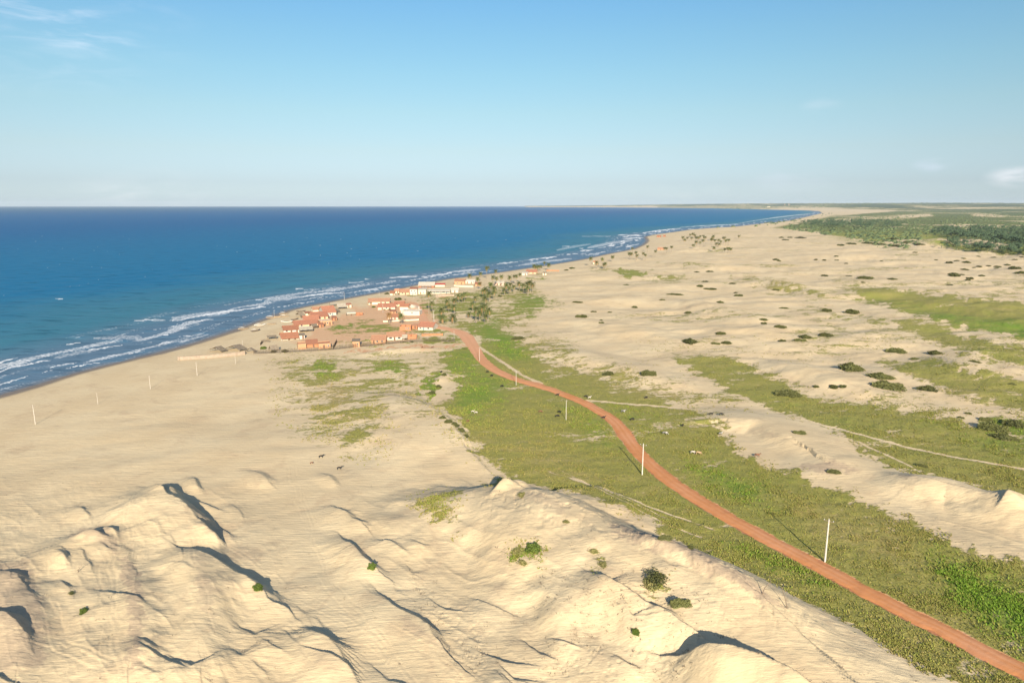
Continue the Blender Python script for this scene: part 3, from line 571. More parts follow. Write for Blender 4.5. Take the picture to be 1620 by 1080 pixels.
FOAM = [(85, 474, 100, 473, 1.2, 1), (-30, 586, 28, 566, 2.2, 1), (0, 573, 29, 566.5, 2, 1), (-40, 598, 80, 569, 1.7, 1), (-60, 628, 49, 595, 1.7, 1), (78, 582, 124, 573, 1.3, 1), (67, 589, 88, 584.6, 1, 1), (105, 545, 128, 542, 1.6, 1), (135, 555, 194, 545.7, 1.7, 1), (86, 566, 155, 553, 3, .6),
        (148, 535, 225, 534, 4, .62), (111, 581, 158, 574, 1, 1), (171, 562, 187, 562, 1.6, .9), (200, 561, 231, 553.5, 1.1, 1), (232, 542, 240, 541, 1, 1), (212, 509, 242, 507, 1.3, 1), (240, 507, 262, 506, 2.5, .7), (272, 508, 420, 485, 2.2, 1), (272, 503, 363, 494, 4, .66), (280, 513, 345, 504, 1.3, .9), (251, 544.5, 275, 539, 1, .9),
        (281, 534, 311, 530, 1, .9), (242, 521.6, 254, 521, 1.2, 1), (219, 529, 227, 527.6, 1, 1), (257, 531.5, 267, 530.7, 1.1, 1), (284, 518.5, 296, 518, 1, .9), (264, 517.5, 275, 516.5, 1, .9), (316, 522, 394, 500, .8, .8), (404, 475.7, 417, 475, 1, 1), (466, 458, 480, 457.4, 1.5, 1), (400, 488, 419, 482.7, 1.5, 1), (480, 468.5, 544, 462.7, 1.7, 1),
        (418, 477, 480, 469, 3, .68), (551, 447.8, 577, 446.3, 1.4, 1), (616, 440, 662, 437, 1.8, 1), (665, 438.6, 715, 432.4, 1.7, 1), (708, 431, 761, 426, 2.6, .8), (786, 418, 820, 414, 1.5, .9), (835, 412, 882, 406, 1.5, 1), (597, 455.6, 616, 452.5, 1, 1), (570, 461, 600, 458, 1, .9), (598, 437.5, 601, 437.2, .8, 1), (577, 441, 588, 440.6, 1, 1), (600, 448, 612, 446.5, 1, .9),
        (920, 374, 967, 374, 1, .8), (889, 390, 900, 390, 1, 1), (896, 402.6, 914, 401, 1, 1), (862, 410, 882, 406, 1.2, 1), (977, 371.7, 1016, 373, 1.3, 1), (916, 393, 923, 393, 1, 1), (1016, 368.6, 1078, 361, 1.2, 1), (1077, 359.5, 1170, 354.7, 1.1, .85), (1170, 353, 1281, 338, 1, .8), (880, 396, 935, 386, 2, .6), (930, 392, 1000, 380, 3, .66), (985, 378, 1018, 376, 1.5, .9),
        (990, 390, 1012, 386, 1.2, .8), (820, 420, 905, 409, 2, .7), (400, 498, 440, 490, .8, .8), (430, 488, 500, 476, .8, .9), (500, 473, 560, 466, .8, .8), (560, 463, 640, 449, .9, .85), (640, 446, 700, 437, .9, .8), (700, 438, 790, 427, 1, .8)]
def build_sea():
    v = np.concatenate([np.arange(326.72, 330, .1), np.arange(330, 345, .3), np.arange(345, 400, .8), np.arange(400, 760, 1.3), np.arange(760, 1500, 12)])
    u = np.concatenate([-60 - np.cumsum(np.geomspace(2, 80, 46))[::-1], np.arange(-60, 1420, 1.5)])
    yv = -(v - 540) / FPX
    Y = CAMZ * (CT + yv * ST) / (ST - yv * CT); f = Y * CT + CAMZ * ST
    X = (u[None, :] - 810) / FPX * f[:, None]; Y = np.repeat(Y[:, None], len(u), 1); nr, nc = X.shape
    X = X.ravel(); Y = Y.ravel()
    sd, arc = shore_sd(X, Y)
    U, V, f = proj(X, Y, 0.0)
    foam = np.zeros(X.shape)
    wu = (fbm(U / 16, V / 4, 5, 3) - .5) * 16; wv = (fbm(U / 13 + 40, V / 5, 6, 4) - .5) * 6 * ss(V, 340, 560) + (fbm(U / 13 + 40, V / 5, 6, 4) - .5) * 1.5
    for i, (x0, y0, x1, y1, w, a) in enumerate(FOAM):
        w = w * (.95 if a > .75 else 1.5); a = a * .92
        k = (U > min(x0, x1) - 22) & (U < max(x0, x1) + 22) & (V > min(y0, y1) - 10) & (V < max(y0, y1) + 10)
        d, s, t, L = seg_dist(U[k], V[k] + wv[k] * .55, [(x0, y0), ((x0 + x1) / 2, (y0 + y1) / 2 + (y1 - y0) * .08), (x1, y1)])
        tt = t / L; wid = w * (.35 + .65 * np.sqrt(np.clip(tt * (1 - tt) * 4, 0, 1)))
        foam[k] = np.maximum(foam[k], a * (1 - ss(d, wid * .35, wid)))
    # broken surf and backwash, in streaks along the beach
    S = -sd
    zone = ss(S, 2, 10) * (1 - ss(S, 60, 130)) * np.where(V < 400, 1.15, .9)
    n = fbm(arc / 46 + 3, S / 7.5, 83, 4); foam = np.maximum(foam, zone * ss(n, .53, .70) * .74)
    n_ = fbm(arc / 15, S / 3.5, 85, 4); foam = np.maximum(foam, zone * ss(n_, .60, .74) * .5)
    edge = S + (fbm(arc / 24, arc * 0, 87, 3) - .5) * 9
    foam = np.maximum(foam, np.exp(-((edge - 4.0) / 1.1) ** 2) * .55 * (f < 2500))
    foam = np.maximum(foam, np.exp(-((edge - 15) / 1.3) ** 2) * .6 * ss(fbm(arc / 40, S / 40, 89, 2), .45, .55) * (f < 2500))
    wc = fbm(U / 5, V / 1.1, 95, 2); foam = np.maximum(foam, ss(wc, .885, .92) * .75 * ss(S, 150, 300) * ss(V, 345, 380))
    swell = np.sin((S + (fbm(arc / 160, S / 160, 97, 3) - .5) * 60) / 38 * 2 * math.pi)
    Z = (swell * .35 * ss(S, 20, 60) * (1 - ss(S, 200, 900))) + foam * .25 * ss(S, 8, 20) - .02
    Z = np.where(S < 6, np.minimum(Z, 0.02), Z)
    idx = np.arange(nr * nc).reshape(nr, nc); keep = (sd < 14).reshape(nr, nc)
    fm = keep[:-1, :-1] | keep[1:, :-1] | keep[:-1, 1:] | keep[1:, 1:]
    F = np.stack([idx[:-1, :-1], idx[:-1, 1:], idx[1:, 1:], idx[1:, :-1]], -1)[fm][:, ::-1]
    used = np.zeros(nr * nc, bool); used[F.ravel()] = True; remap = np.cumsum(used) - 1
    m_, b, N, L, add, m, mix, sstep = new_mat('sea_water')
    at = lambda n: add('ShaderNodeAttribute', attribute_name=n).outputs['Fac']
    tc = add('ShaderNodeTexCoord').outputs['Object']
    off = at('offshore')
    mp = add('ShaderNodeMapping', inp={0: tc, 2: (0, 0, R(12)), 3: (.035, .11, .1)})
    w1 = add('ShaderNodeTexNoise', inp={'Vector': mp.outputs[0], 'Scale': 1.0, 'Detail': 8.0, 'Roughness': .65, 'Distortion': .3}).outputs[0]
    mp2 = add('ShaderNodeMapping', inp={0: tc, 2: (0, 0, R(-8)), 3: (.0016, .0052, .1)})
    w2 = add('ShaderNodeTexNoise', inp={'Vector': mp2.outputs[0], 'Scale': 1.0, 'Detail': 6.0, 'Roughness': .6}).outputs[0]
    w3 = add('ShaderNodeTexNoise', inp={'Vector': tc, 'Scale': .5, 'Detail': 6.0, 'Roughness': .7}).outputs[0]
    ov = m('ADD', off, m('MULTIPLY', m('SUBTRACT', w2, .5), 260.0))
    c = mix(sstep(off, -4.0, 9.0), (.22, .19, .165), (.105, .175, .24))
    c = mix(sstep(off, 40.0, 120.0), c, (.045, .17, .23))
    c = mix(sstep(ov, 90.0, 330.0), c, (.010, .138, .265))
    c = mix(sstep(ov, 400.0, 2200.0), c, (.006, .098, .24))
    c = mix(sstep(ov, 2500.0, 14000.0), c, (.012, .090, .180))
    c = mix(m('MULTIPLY', sstep(w1, .52, .68), .5), c, (.045, .17, .27))
    c = mix(m('MULTIPLY', sstep(w1, .48, .32), .5), c, (.002, .045, .085))
    fo = at('foam')
    k = m('ADD', fo, m('MULTIPLY', m('SUBTRACT', w3, .5), 1.6))
    fmk = m('MULTIPLY', sstep(k, .36, .95), sstep(fo, .03, .2))
    c = mix(m('MULTIPLY', fmk, .9), c, (.74, .75, .74))
    L.new(c, b.inputs['Base Color'])
    L.new(m('ADD', .34, m('MULTIPLY', fmk, .6)), b.inputs['Roughness'])
    b.inputs['Specular IOR Level'].default_value = 0.0
    gl = add('ShaderNodeBsdfGlossy', inp={'Color': (1, 1, 1, 1), 'Roughness': .32}); fr = add('ShaderNodeLayerWeight', inp={0: .25})
    mxs = add('ShaderNodeMixShader'); L.new(m('MULTIPLY', m('SUBTRACT', 1.0, fmk), m('ADD', .02, m('MULTIPLY', fr.outputs['Fresnel'], .05))), mxs.inputs[0]); L.new(b.outputs[0], mxs.inputs[1]); L.new(gl.outputs[0], mxs.inputs[2])
    L.new(mxs.outputs[0], [q for q in N if q.type == 'OUTPUT_MATERIAL'][0].inputs[0])
    bp = add('ShaderNodeBump', inp={0: .7, 1: 1.6}); L.new(m('ADD', w1, m('MULTIPLY', w3, .08)), bp.inputs['Height']); L.new(bp.outputs[0], b.inputs['Normal']); L.new(bp.outputs[0], gl.inputs['Normal'])
    o = mesh_obj('sea', np.stack([X, Y, Z], 1)[used], remap[F], m_, smooth=True, attrs=dict(offshore=S[used], foam=foam[used])); o['kind'] = 'structure'
build_sea()

def build_haze():
    V = [(x, y, z) for x in (-34000, 34000) for y in (-900, 30000) for z in (-7, 190)]
    F = [(0, 1, 3, 2), (4, 6, 7, 5), (0, 4, 5, 1), (2, 3, 7, 6), (0, 2, 6, 4), (1, 5, 7, 3)]
    m_ = bpy.data.materials.new('air'); m_.use_nodes = True; nt = m_.node_tree; nt.nodes.clear()
    N, L, add, m, mix, sstep = nodes(nt)
    pv = add('ShaderNodeVolumePrincipled'); pv.inputs['Color'].default_value = (.80, .90, 1.0, 1); pv.inputs['Density'].default_value = HAZE
    o_ = add('ShaderNodeOutputMaterial'); L.new(pv.outputs[0], o_.inputs['Volume'])
    o = mesh_obj('haze', V, F, m_); o['kind'] = 'stuff'; o['label'] = 'thin pale haze in the air over the coast'; o['category'] = 'haze'
HAZE = 2.0e-5
build_haze()
# ------------------------------------------------------------------ builders for things
ORD = ['first', 'second', 'third', 'fourth', 'fifth', 'sixth', 'seventh', 'eighth', 'ninth', 'tenth', 'eleventh', 'twelfth', 'thirteenth', 'fourteenth', 'fifteenth', 'sixteenth', 'seventeenth', 'eighteenth', 'nineteenth', 'twentieth',
       'twenty-first', 'twenty-second', 'twenty-third', 'twenty-fourth', 'twenty-fifth', 'twenty-sixth', 'twenty-seventh', 'twenty-eighth', 'twenty-ninth', 'thirtieth', 'thirty-first', 'thirty-second', 'thirty-third', 'thirty-fourth', 'thirty-fifth',
       'thirty-sixth', 'thirty-seventh', 'thirty-eighth', 'thirty-ninth', 'fortieth']
def tag(o, label=None, cat=None, group=None, kind=None):
    if label: o['label'] = label
    if cat: o['category'] = cat
    if group: o['group'] = group
    if kind: o['kind'] = kind
    return o
def thing(name, label, cat, loc, rz=0.0, group=None):
    o = bpy.data.objects.new(name, None); COL.objects.link(o); o.empty_display_size = .5
    o.location = loc; o.rotation_euler = (0, 0, rz); return tag(o, label, cat, group)
def kids(o): return [c for c in CHILD.get(o.name, [])]
CHILD = {}
def part(name, mb, mat, parent, smooth=False):
    o = mb.build(name, mat, parent, smooth); CHILD.setdefault(parent.name, []).append(o); return o
def dup(root, loc, rz=0, scale=1.0, label=None, group=None):
    r = root.copy(); COL.objects.link(r); r.location = loc; r.rotation_euler = (0, 0, rz)
    r.scale = scale if hasattr(scale, '__len__') else (scale,) * 3
    if label: r['label'] = label
    if group: r['group'] = group
    for ch in kids(root):
        c = ch.copy(); COL.objects.link(c); c.parent = r
        for g in kids(ch):
            d = g.copy(); COL.objects.link(d); d.parent = c
    return r
class MB:
    def __init__(s): s.v = []; s.f = []
    def add(s, v, f):
        n = len(s.v); s.v += [tuple(p) for p in v]; s.f += [tuple(i + n for i in q) for q in f]; return s
    def box(s, x0, x1, y0, y1, z0, z1):
        v = [(x, y, z) for z in (z0, z1) for y in (y0, y1) for x in (x0, x1)]
        return s.add(v, [(0, 2, 3, 1), (4, 5, 7, 6), (0, 1, 5, 4), (2, 6, 7, 3), (0, 4, 6, 2), (1, 3, 7, 5)])
    def slab(s, a, b, c, d, t):
        """quad a b c d (counter-clockwise from above) thickened downwards"""
        a, b, c, d = map(Vector, (a, b, c, d)); n = (b - a).cross(d - a).normalized() * t
        return s.add([a, b, c, d, a - n, b - n, c - n, d - n], [(0, 1, 2, 3), (7, 6, 5, 4), (0, 4, 5, 1), (1, 5, 6, 2), (2, 6, 7, 3), (3, 7, 4, 0)])
    def tube(s, pts, rad, k=6):
        pts = [Vector(p) for p in pts]; n0 = len(s.v)
        for i, p in enumerate(pts):
            d = (pts[min(i + 1, len(pts) - 1)] - pts[max(i - 1, 0)]).normalized()
            a = d.cross(Vector((0, 0, 1)));
            if a.length < .05: a = d.cross(Vector((1, 0, 0)))
            a.normalize(); b = d.cross(a); r = rad[i] if hasattr(rad, '__len__') else rad
            for j in range(k):
                t = 2 * math.pi * j / k; s.v.append(tuple(p + (a * math.cos(t) + b * math.sin(t)) * r))
        for i in range(len(pts) - 1):
            for j in range(k):
                s.f.append((n0 + i * k + j, n0 + i * k + (j + 1) % k, n0 + (i + 1) * k + (j + 1) % k, n0 + (i + 1) * k + j))
        s.f.append(tuple(n0 + j for j in range(k))[::-1]); s.f.append(tuple(n0 + (len(pts) - 1) * k + j for j in range(k))); return s
    def build(s, name, mat, parent=None, smooth=False): return mesh_obj(name, s.v, s.f, mat, parent, smooth)

M = dict(
 tile_red=noise_mat('clay_tiles', (.43, .185, .105), (.29, .125, .075), 1.3, .85, .4, (0, .46, .35), .12), tile_orange=noise_mat('orange_clay_tiles', (.48, .26, .145), (.37, .18, .105), 1.3, .85, .4, (0, .46, .35), .12),
 tile_brown=noise_mat('weathered_clay_tiles', (.36, .155, .085), (.26, .115, .065), 1.3, .9, .4, (0, .46, .35), .12), tile_pale=noise_mat('pale_fibre_sheets', (.55, .49, .38), (.44, .39, .30), .8, .8, .3, (0, .8, .3), .05),
 white=noise_mat('white_lime_render', (.56, .50, .41), (.43, .38, .30), .9, .9, .1), peach=noise_mat('peach_render', (.62, .42, .26), (.54, .35, .21), .9, .9, .1), pink=noise_mat('pale_pink_render', (.60, .43, .33), (.54, .37, .27), .9, .9, .1),
 cream=noise_mat('cream_render', (.68, .58, .40), (.58, .49, .34), .9, .9, .1), brick=noise_mat('bare_clay_brick', (.44, .20, .105), (.36, .16, .08), 1.6, .95, .4, (2, .24, .3)), brick_pale=noise_mat('pale_clay_brick', (.50, .275, .15), (.42, .225, .12), 1.6, .95, .4, (2, .24, .3)),
 thatch=noise_mat('dry_palm_thatch', (.27, .215, .15), (.15, .12, .085), 3.0, 1, .8, (0, .22, .5), .15), thatch_pale=noise_mat('bleached_palm_thatch', (.42, .36, .27), (.27, .23, .17), 3.0, 1, .8, (0, .22, .45), .1),
 stick=noise_mat('weathered_sticks', (.25, .19, .13), (.14, .105, .075), 4.0, 1, .4, None, .15), dark=noise_mat('shadowed_interior', (.035, .028, .022), (.05, .04, .03), 1.0, .9), wood=noise_mat('boat_timber', (.38, .29, .19), (.27, .20, .13), 2.5, .8, .3, None, .2),
 boat_white=noise_mat('worn_white_boat_paint', (.68, .65, .58), (.5, .46, .40), 2.0, .6), boat_dark=noise_mat('tarred_boat_timber', (.085, .07, .06), (.14, .11, .085), 2.0, .7), blue=noise_mat('faded_blue_paint', (.14, .26, .36), (.2, .32, .4), 2.0, .6), concrete=noise_mat('pale_concrete', (.58, .53, .45), (.46, .42, .36), 1.5, .85, .1),
 steel=noise_mat('galvanised_steel', (.35, .35, .34), (.25, .25, .25), 3, .45), ceramic=noise_mat('glazed_insulator', (.6, .58, .52), (.5, .48, .42), 3, .3), door=noise_mat('painted_wooden_door', (.16, .22, .24), (.22, .26, .26), 2, .7, .2, (0, .2, .3)), door_brown=noise_mat('brown_wooden_door', (.13, .075, .045), (.18, .10, .06), 2, .7, .2, (0, .2, .3)),
 pane=noise_mat('window_glass', (.03, .035, .04), (.05, .055, .06), 1, .25), frame=noise_mat('window_frame', (.5, .47, .42), (.42, .39, .34), 2, .7), bark=noise_mat('palm_bark', (.32, .26, .19), (.20, .16, .12), 3, .95, .5, (2, .22, .35)), frond=noise_mat('palm_fronds', (.12, .135, .036), (.075, .088, .025), 1.2, .6, 0, None, .25),
 frond_dry=noise_mat('dry_palm_fronds', (.30, .18, .07), (.2, .12, .05), 1.2, .7, 0, None, .15), leaf=noise_mat('bush_leaves', (.145, .145, .042), (.085, .092, .028), .9, .65, 0, None, .22), leaf_bright=noise_mat('fresh_bush_leaves', (.15, .20, .03), (.09, .125, .022), 1.2, .6, 0, None, .15), leaf_dry=noise_mat('straw_grass_leaves', (.27, .23, .085), (.19, .19, .055), 1.2, .8, 0, None, .15),
 forest=noise_mat('distant_palm_leaves', (.085, .125, .055), (.05, .085, .04), .02, .8), scrub=noise_mat('distant_scrub_leaves', (.12, .15, .055), (.07, .10, .04), .03, .9), hide_black=noise_mat('black_hide', (.018, .015, .014), (.03, .025, .022), 1, .8), hide_brown=noise_mat('brown_hide', (.20, .095, .05), (.13, .06, .035), 1, .8),
 hide_white=noise_mat('white_hide', (.46, .41, .33), (.38, .33, .27), 1, .8), hide_pied=noise_mat('black_and_white_hide', (.02, .018, .016), (.60, .56, .5), .9, .8), hide_tan=noise_mat('tan_hide', (.42, .28, .16), (.34, .22, .12), 1, .8), horn=noise_mat('horn', (.4, .36, .28), (.3, .26, .2), 3, .5), red_cloth=noise_mat('red_roof_sheet', (.55, .10, .07), (.48, .085, .06), 1, .7),
 fence=noise_mat('dark_weathered_stakes', (.13, .095, .065), (.075, .055, .04), 4.0, 1, .4), earth=noise_mat('packed_red_earth', (.36, .285, .215), (.27, .205, .15), .6, 1, .4))

def face_cam(p, yaw=0): return -math.atan2(p.x, p.y) + R(yaw)
# ------------------------------------------------------------------ poles
def pole_proto(lights):
    t = thing('utility_pole', '', 'utility pole', (0, 0, 0))
    part('post', MB().tube([(0, 0, -.6), (0, 0, 0), (0, 0, 9.6)], [.21, .20, .13], 8), M['concrete'], t)
    part('crossarm', MB().box(-1.0, 1.0, -.06, .06, 9.2, 9.32), M['stick'], t)
    for x in (-.9, 0, .9):
        part('insulator', MB().tube([(x, 0, 9.32 if x else 9.6), (x, 0, 9.42 if x else 9.7), (x, 0, 9.56 if x else 9.84)], [.05, .09, .05], 6), M['ceramic'], t)
    if lights:
        a = part('lamp_arm', MB().tube([(0, -.1, 8.3), (0, -.9, 8.75), (0, -1.5, 8.8)], .035, 5), M['steel'], t)
        o = MB().box(-.14, .14, -1.95, -1.45, 8.74, 8.86).build('lamp_head', M['steel'], a); CHILD.setdefault(a.name, []).append(o)
    return t
POLE = pole_proto(False)
def tagged_pole(i, u, vb, vt, label, group):
    p = hit(u, vb); h = (vb - vt) * mpp(p) / math.cos(math.atan2(CAMZ - p.z, p.y)); rz = face_cam(p, random.uniform(-30, 30))
    s = max(.45, h / 9.7)
    if i == 0:
        POLE.location = p; POLE.rotation_euler = (0, 0, rz); POLE.scale = (s,) * 3; tag(POLE, label, group=group)
    else: dup(POLE, p, rz, (s * (.72 if vb - vt < 40 else 1), s * (.72 if vb - vt < 40 else 1), s), label, group)
POLES = [(1305, 888, 825, 'tall white concrete power pole nearest the camera on the right edge of the red road'), (1016, 750, 703, 'white concrete power pole standing left of the red road at its middle bend'), (895.5, 664, 633, 'pale power pole on the grass left of the road beside black cattle'),
         (816.5, 609, 585, 'pale power pole below the road where the sandy track rejoins it'), (758.6, 571, 550, 'pale power pole at the left road edge where the sandy track forks off'), (718.5, 538.5, 523, 'pale pole at the end of the stick fence where the road enters the village'), (686.6, 515.5, 491, 'tall pale pole at the road corner beside the red-roofed white house')]
for i, (u, vb, vt, lb) in enumerate(POLES): tagged_pole(i, u, vb, vt, lb, 'power poles along the red road')
for i, (u, vb, vt, lb) in enumerate([(56, 671, 641, 'nearest white pole on the open beach sand at far left'), (155, 639, 622, 'short white pole on the open sand, second from the left'), (238, 615, 594, 'white pole on the open sand, third from the left, with a long shadow'),
        (312, 594, 573, 'thin white pole on the sand just below the low beach wall'), (372.7, 575.5, 566, 'short white pole beside the right end of the low beach wall'), (384, 549, 542, 'small white pole between the two thatched shelters on the beach')]): tagged_pole(9, u, vb, vt, lb, 'white poles on the open beach')
for i, (u, vb, vt, lb) in enumerate([(434, 501, 491, 'thin pole on the beach sand above the row of boats'), (545, 475, 463, 'thin pole at the waterline above the village thatch huts'), (509.6, 516.5, 504, 'pole in front of the orange house at the end of the tiled row'), (606, 495, 481, 'pole in front of the red-roofed house with shrubs'),
        (600, 468.5, 459, 'thin pole by the shore behind the long orange roof'), (654.8, 472.5, 463, 'pole on the pale road in front of the two-storey white house'), (693, 472, 459, 'pole in front of the long white veranda building')]): tagged_pole(9, u, vb, vt, lb, 'poles between the village houses')
# ------------------------------------------------------------------ houses
def gable(mbw, mbr, w, d, wh, rise, ov=.45, t=.14, x0=0.0, skew=0.0):
    """walls with gable ends (ridge along x) and a two-slope roof"""
    h = w / 2; T = .2
    mbw.box(-h, h, 0, T, -.5, wh); mbw.box(-h, h, d - T, d, -.5, wh); mbw.box(-h, -h + T, T, d - T, -.5, wh); mbw.box(h - T, h, T, d - T, -.5, wh)
    for x in (-h, h - T):
        mbw.add([(x, 0, wh), (x + T, 0, wh), (x + T, d, wh), (x, d, wh), (x, d / 2, wh + rise - .04), (x + T, d / 2, wh + rise - .04)], [(0, 1, 5, 4), (1, 2, 5), (2, 3, 4, 5), (3, 0, 4)])
    sl = rise / (d / 2); r = h + ov; zo = .13
    mbr.slab((-r, -ov, wh - sl * ov + zo), (r, -ov, wh - sl * ov + zo), (r, d / 2, wh + rise + zo), (-r, d / 2, wh + rise + zo), t)
    mbr.slab((-r, d / 2 + .003, wh + rise + zo), (r, d / 2 + .003, wh + rise + zo), (r, d + ov, wh - sl * ov + zo), (-r, d + ov, wh - sl * ov + zo), t)
    mbr.box(-r - .02, r + .02, d / 2 - .14, d / 2 + .14, wh + rise + zo - .06, wh + rise + zo + .09)
def house(name, u0, u1, vb, label, wh=2.5, d=7.0, roof='gable', rise=1.3, rm='tile_red', wm='white', yaw=0.0, doors=(), windows=(), cat='house', dm='door', porch=None, group='houses of the fishing village'):
    p = hit((u0 + u1) / 2, vb); w = (u1 - u0) * mpp(p)
    t = thing(name, label, cat, p, face_cam(p, yaw), group)
    W_, Rf = MB(), MB(); h = w / 2; T = .2
    if roof == 'gable': gable(W_, Rf, w, d, wh, rise)
    else:
        W_.box(-h, h, 0, T, -.5, wh); W_.box(-h, h, d - T, d, -.5, wh + (0 if roof != 'shed' else rise)); 
        if roof == 'shed':
            for x in (-h, h - T): W_.add([(x, T, -.5), (x + T, T, -.5), (x + T, d - T, -.5), (x, d - T, -.5), (x, T, wh), (x + T, T, wh), (x + T, d - T, wh + rise), (x, d - T, wh + rise)], [(0, 3, 2, 1), (4, 5, 6, 7), (0, 1, 5, 4), (1, 2, 6, 5), (2, 3, 7, 6), (3, 0, 4, 7)])
            Rf.slab((-h - .35, -.4, wh + .12), (h + .35, -.4, wh + .12), (h + .35, d + .3, wh + rise + .22), (-h - .35, d + .3, wh + rise + .22), .12)
        elif roof == 'hip':
            W_.box(-h, -h + T, T, d - T, -.5, wh); W_.box(h - T, h, T, d - T, -.5, wh)
            a, b = h + .5, .5; q = min(d / 2, h * .8)
            V_ = [(-a, -b, wh), (a, -b, wh), (a, d + b, wh), (-a, d + b, wh), (-h + q, d / 2, wh + rise), (h - q, d / 2, wh + rise)]
            V2 = [(x, y, z - .14) for x, y, z in V_[:4]]
            Rf.add(V_ + V2, [(0, 1, 5, 4), (1, 2, 5), (2, 3, 4, 5), (3, 0, 4), (6, 7, 1, 0), (7, 8, 2, 1), (8, 9, 3, 2), (9, 6, 0, 3), (9, 8, 7, 6)])
        elif roof in ('flat', 'none'):
            W_.box(-h, -h + T, T, d - T, -.5, wh - random.uniform(0, .3)); W_.box(h - T, h, T, d - T, -.5, wh - random.uniform(0, .3))
            if roof == 'none' and w > 5: W_.box(-h * .1, -h * .1 + T, T, d - T, -.5, wh - .15)
            if roof == 'flat': Rf.box(-h + T, h - T, T, d - T, wh - .45, wh - .3); 
    part('wall', W_, M[wm], t)
    if Rf.v: part('roof', Rf, M[rm], t)
    for x in doors:
        o = part('door', MB().box(x * w - .5, x * w + .5, -.05, .03, -.1, 2.05), M[dm], t)
        k = MB().box(x * w + .3, x * w + .38, -.1, -.05, 1.0, 1.1).build('handle', M['steel'], o); CHILD.setdefault(o.name, []).append(k)
    for x, z, ww in windows:
        o = part('window', MB().box(x * w - ww / 2 - .08, x * w + ww / 2 + .08, -.04, .02, z - .08, z + .08).box(x * w - ww / 2 - .08, x * w + ww / 2 + .08, -.04, .02, z + .92, z + 1.08).box(x * w - ww / 2 - .08, x * w - ww / 2, -.04, .02, z + .08, z + .92).box(x * w + ww / 2, x * w + ww / 2 + .08, -.04, .02, z + .08, z + .92), M['frame'], t)
        k = MB().box(x * w - ww / 2, x * w + ww / 2, -.02, .03, z + .08, z + .92).build('pane', M['pane'], o); CHILD.setdefault(o.name, []).append(k)
    if porch:   # open porch: (depth, roof material, posts)
        pd, pm, n = porch
        part('porch_roof', MB().slab((-h - .2, -pd, wh - .75), (h + .2, -pd, wh - .75), (h + .2, -.42, wh - .12), (-h - .2, -.42, wh - .12), .1), M[pm], t)
        for i in range(n):
            x = -h + .15 + (w - .3) * i / (n - 1)
            part('porch_post', MB().box(x - .08, x + .08, -pd + .15, -pd + .31, -.4, wh - .82), M['white'], t)
    return t
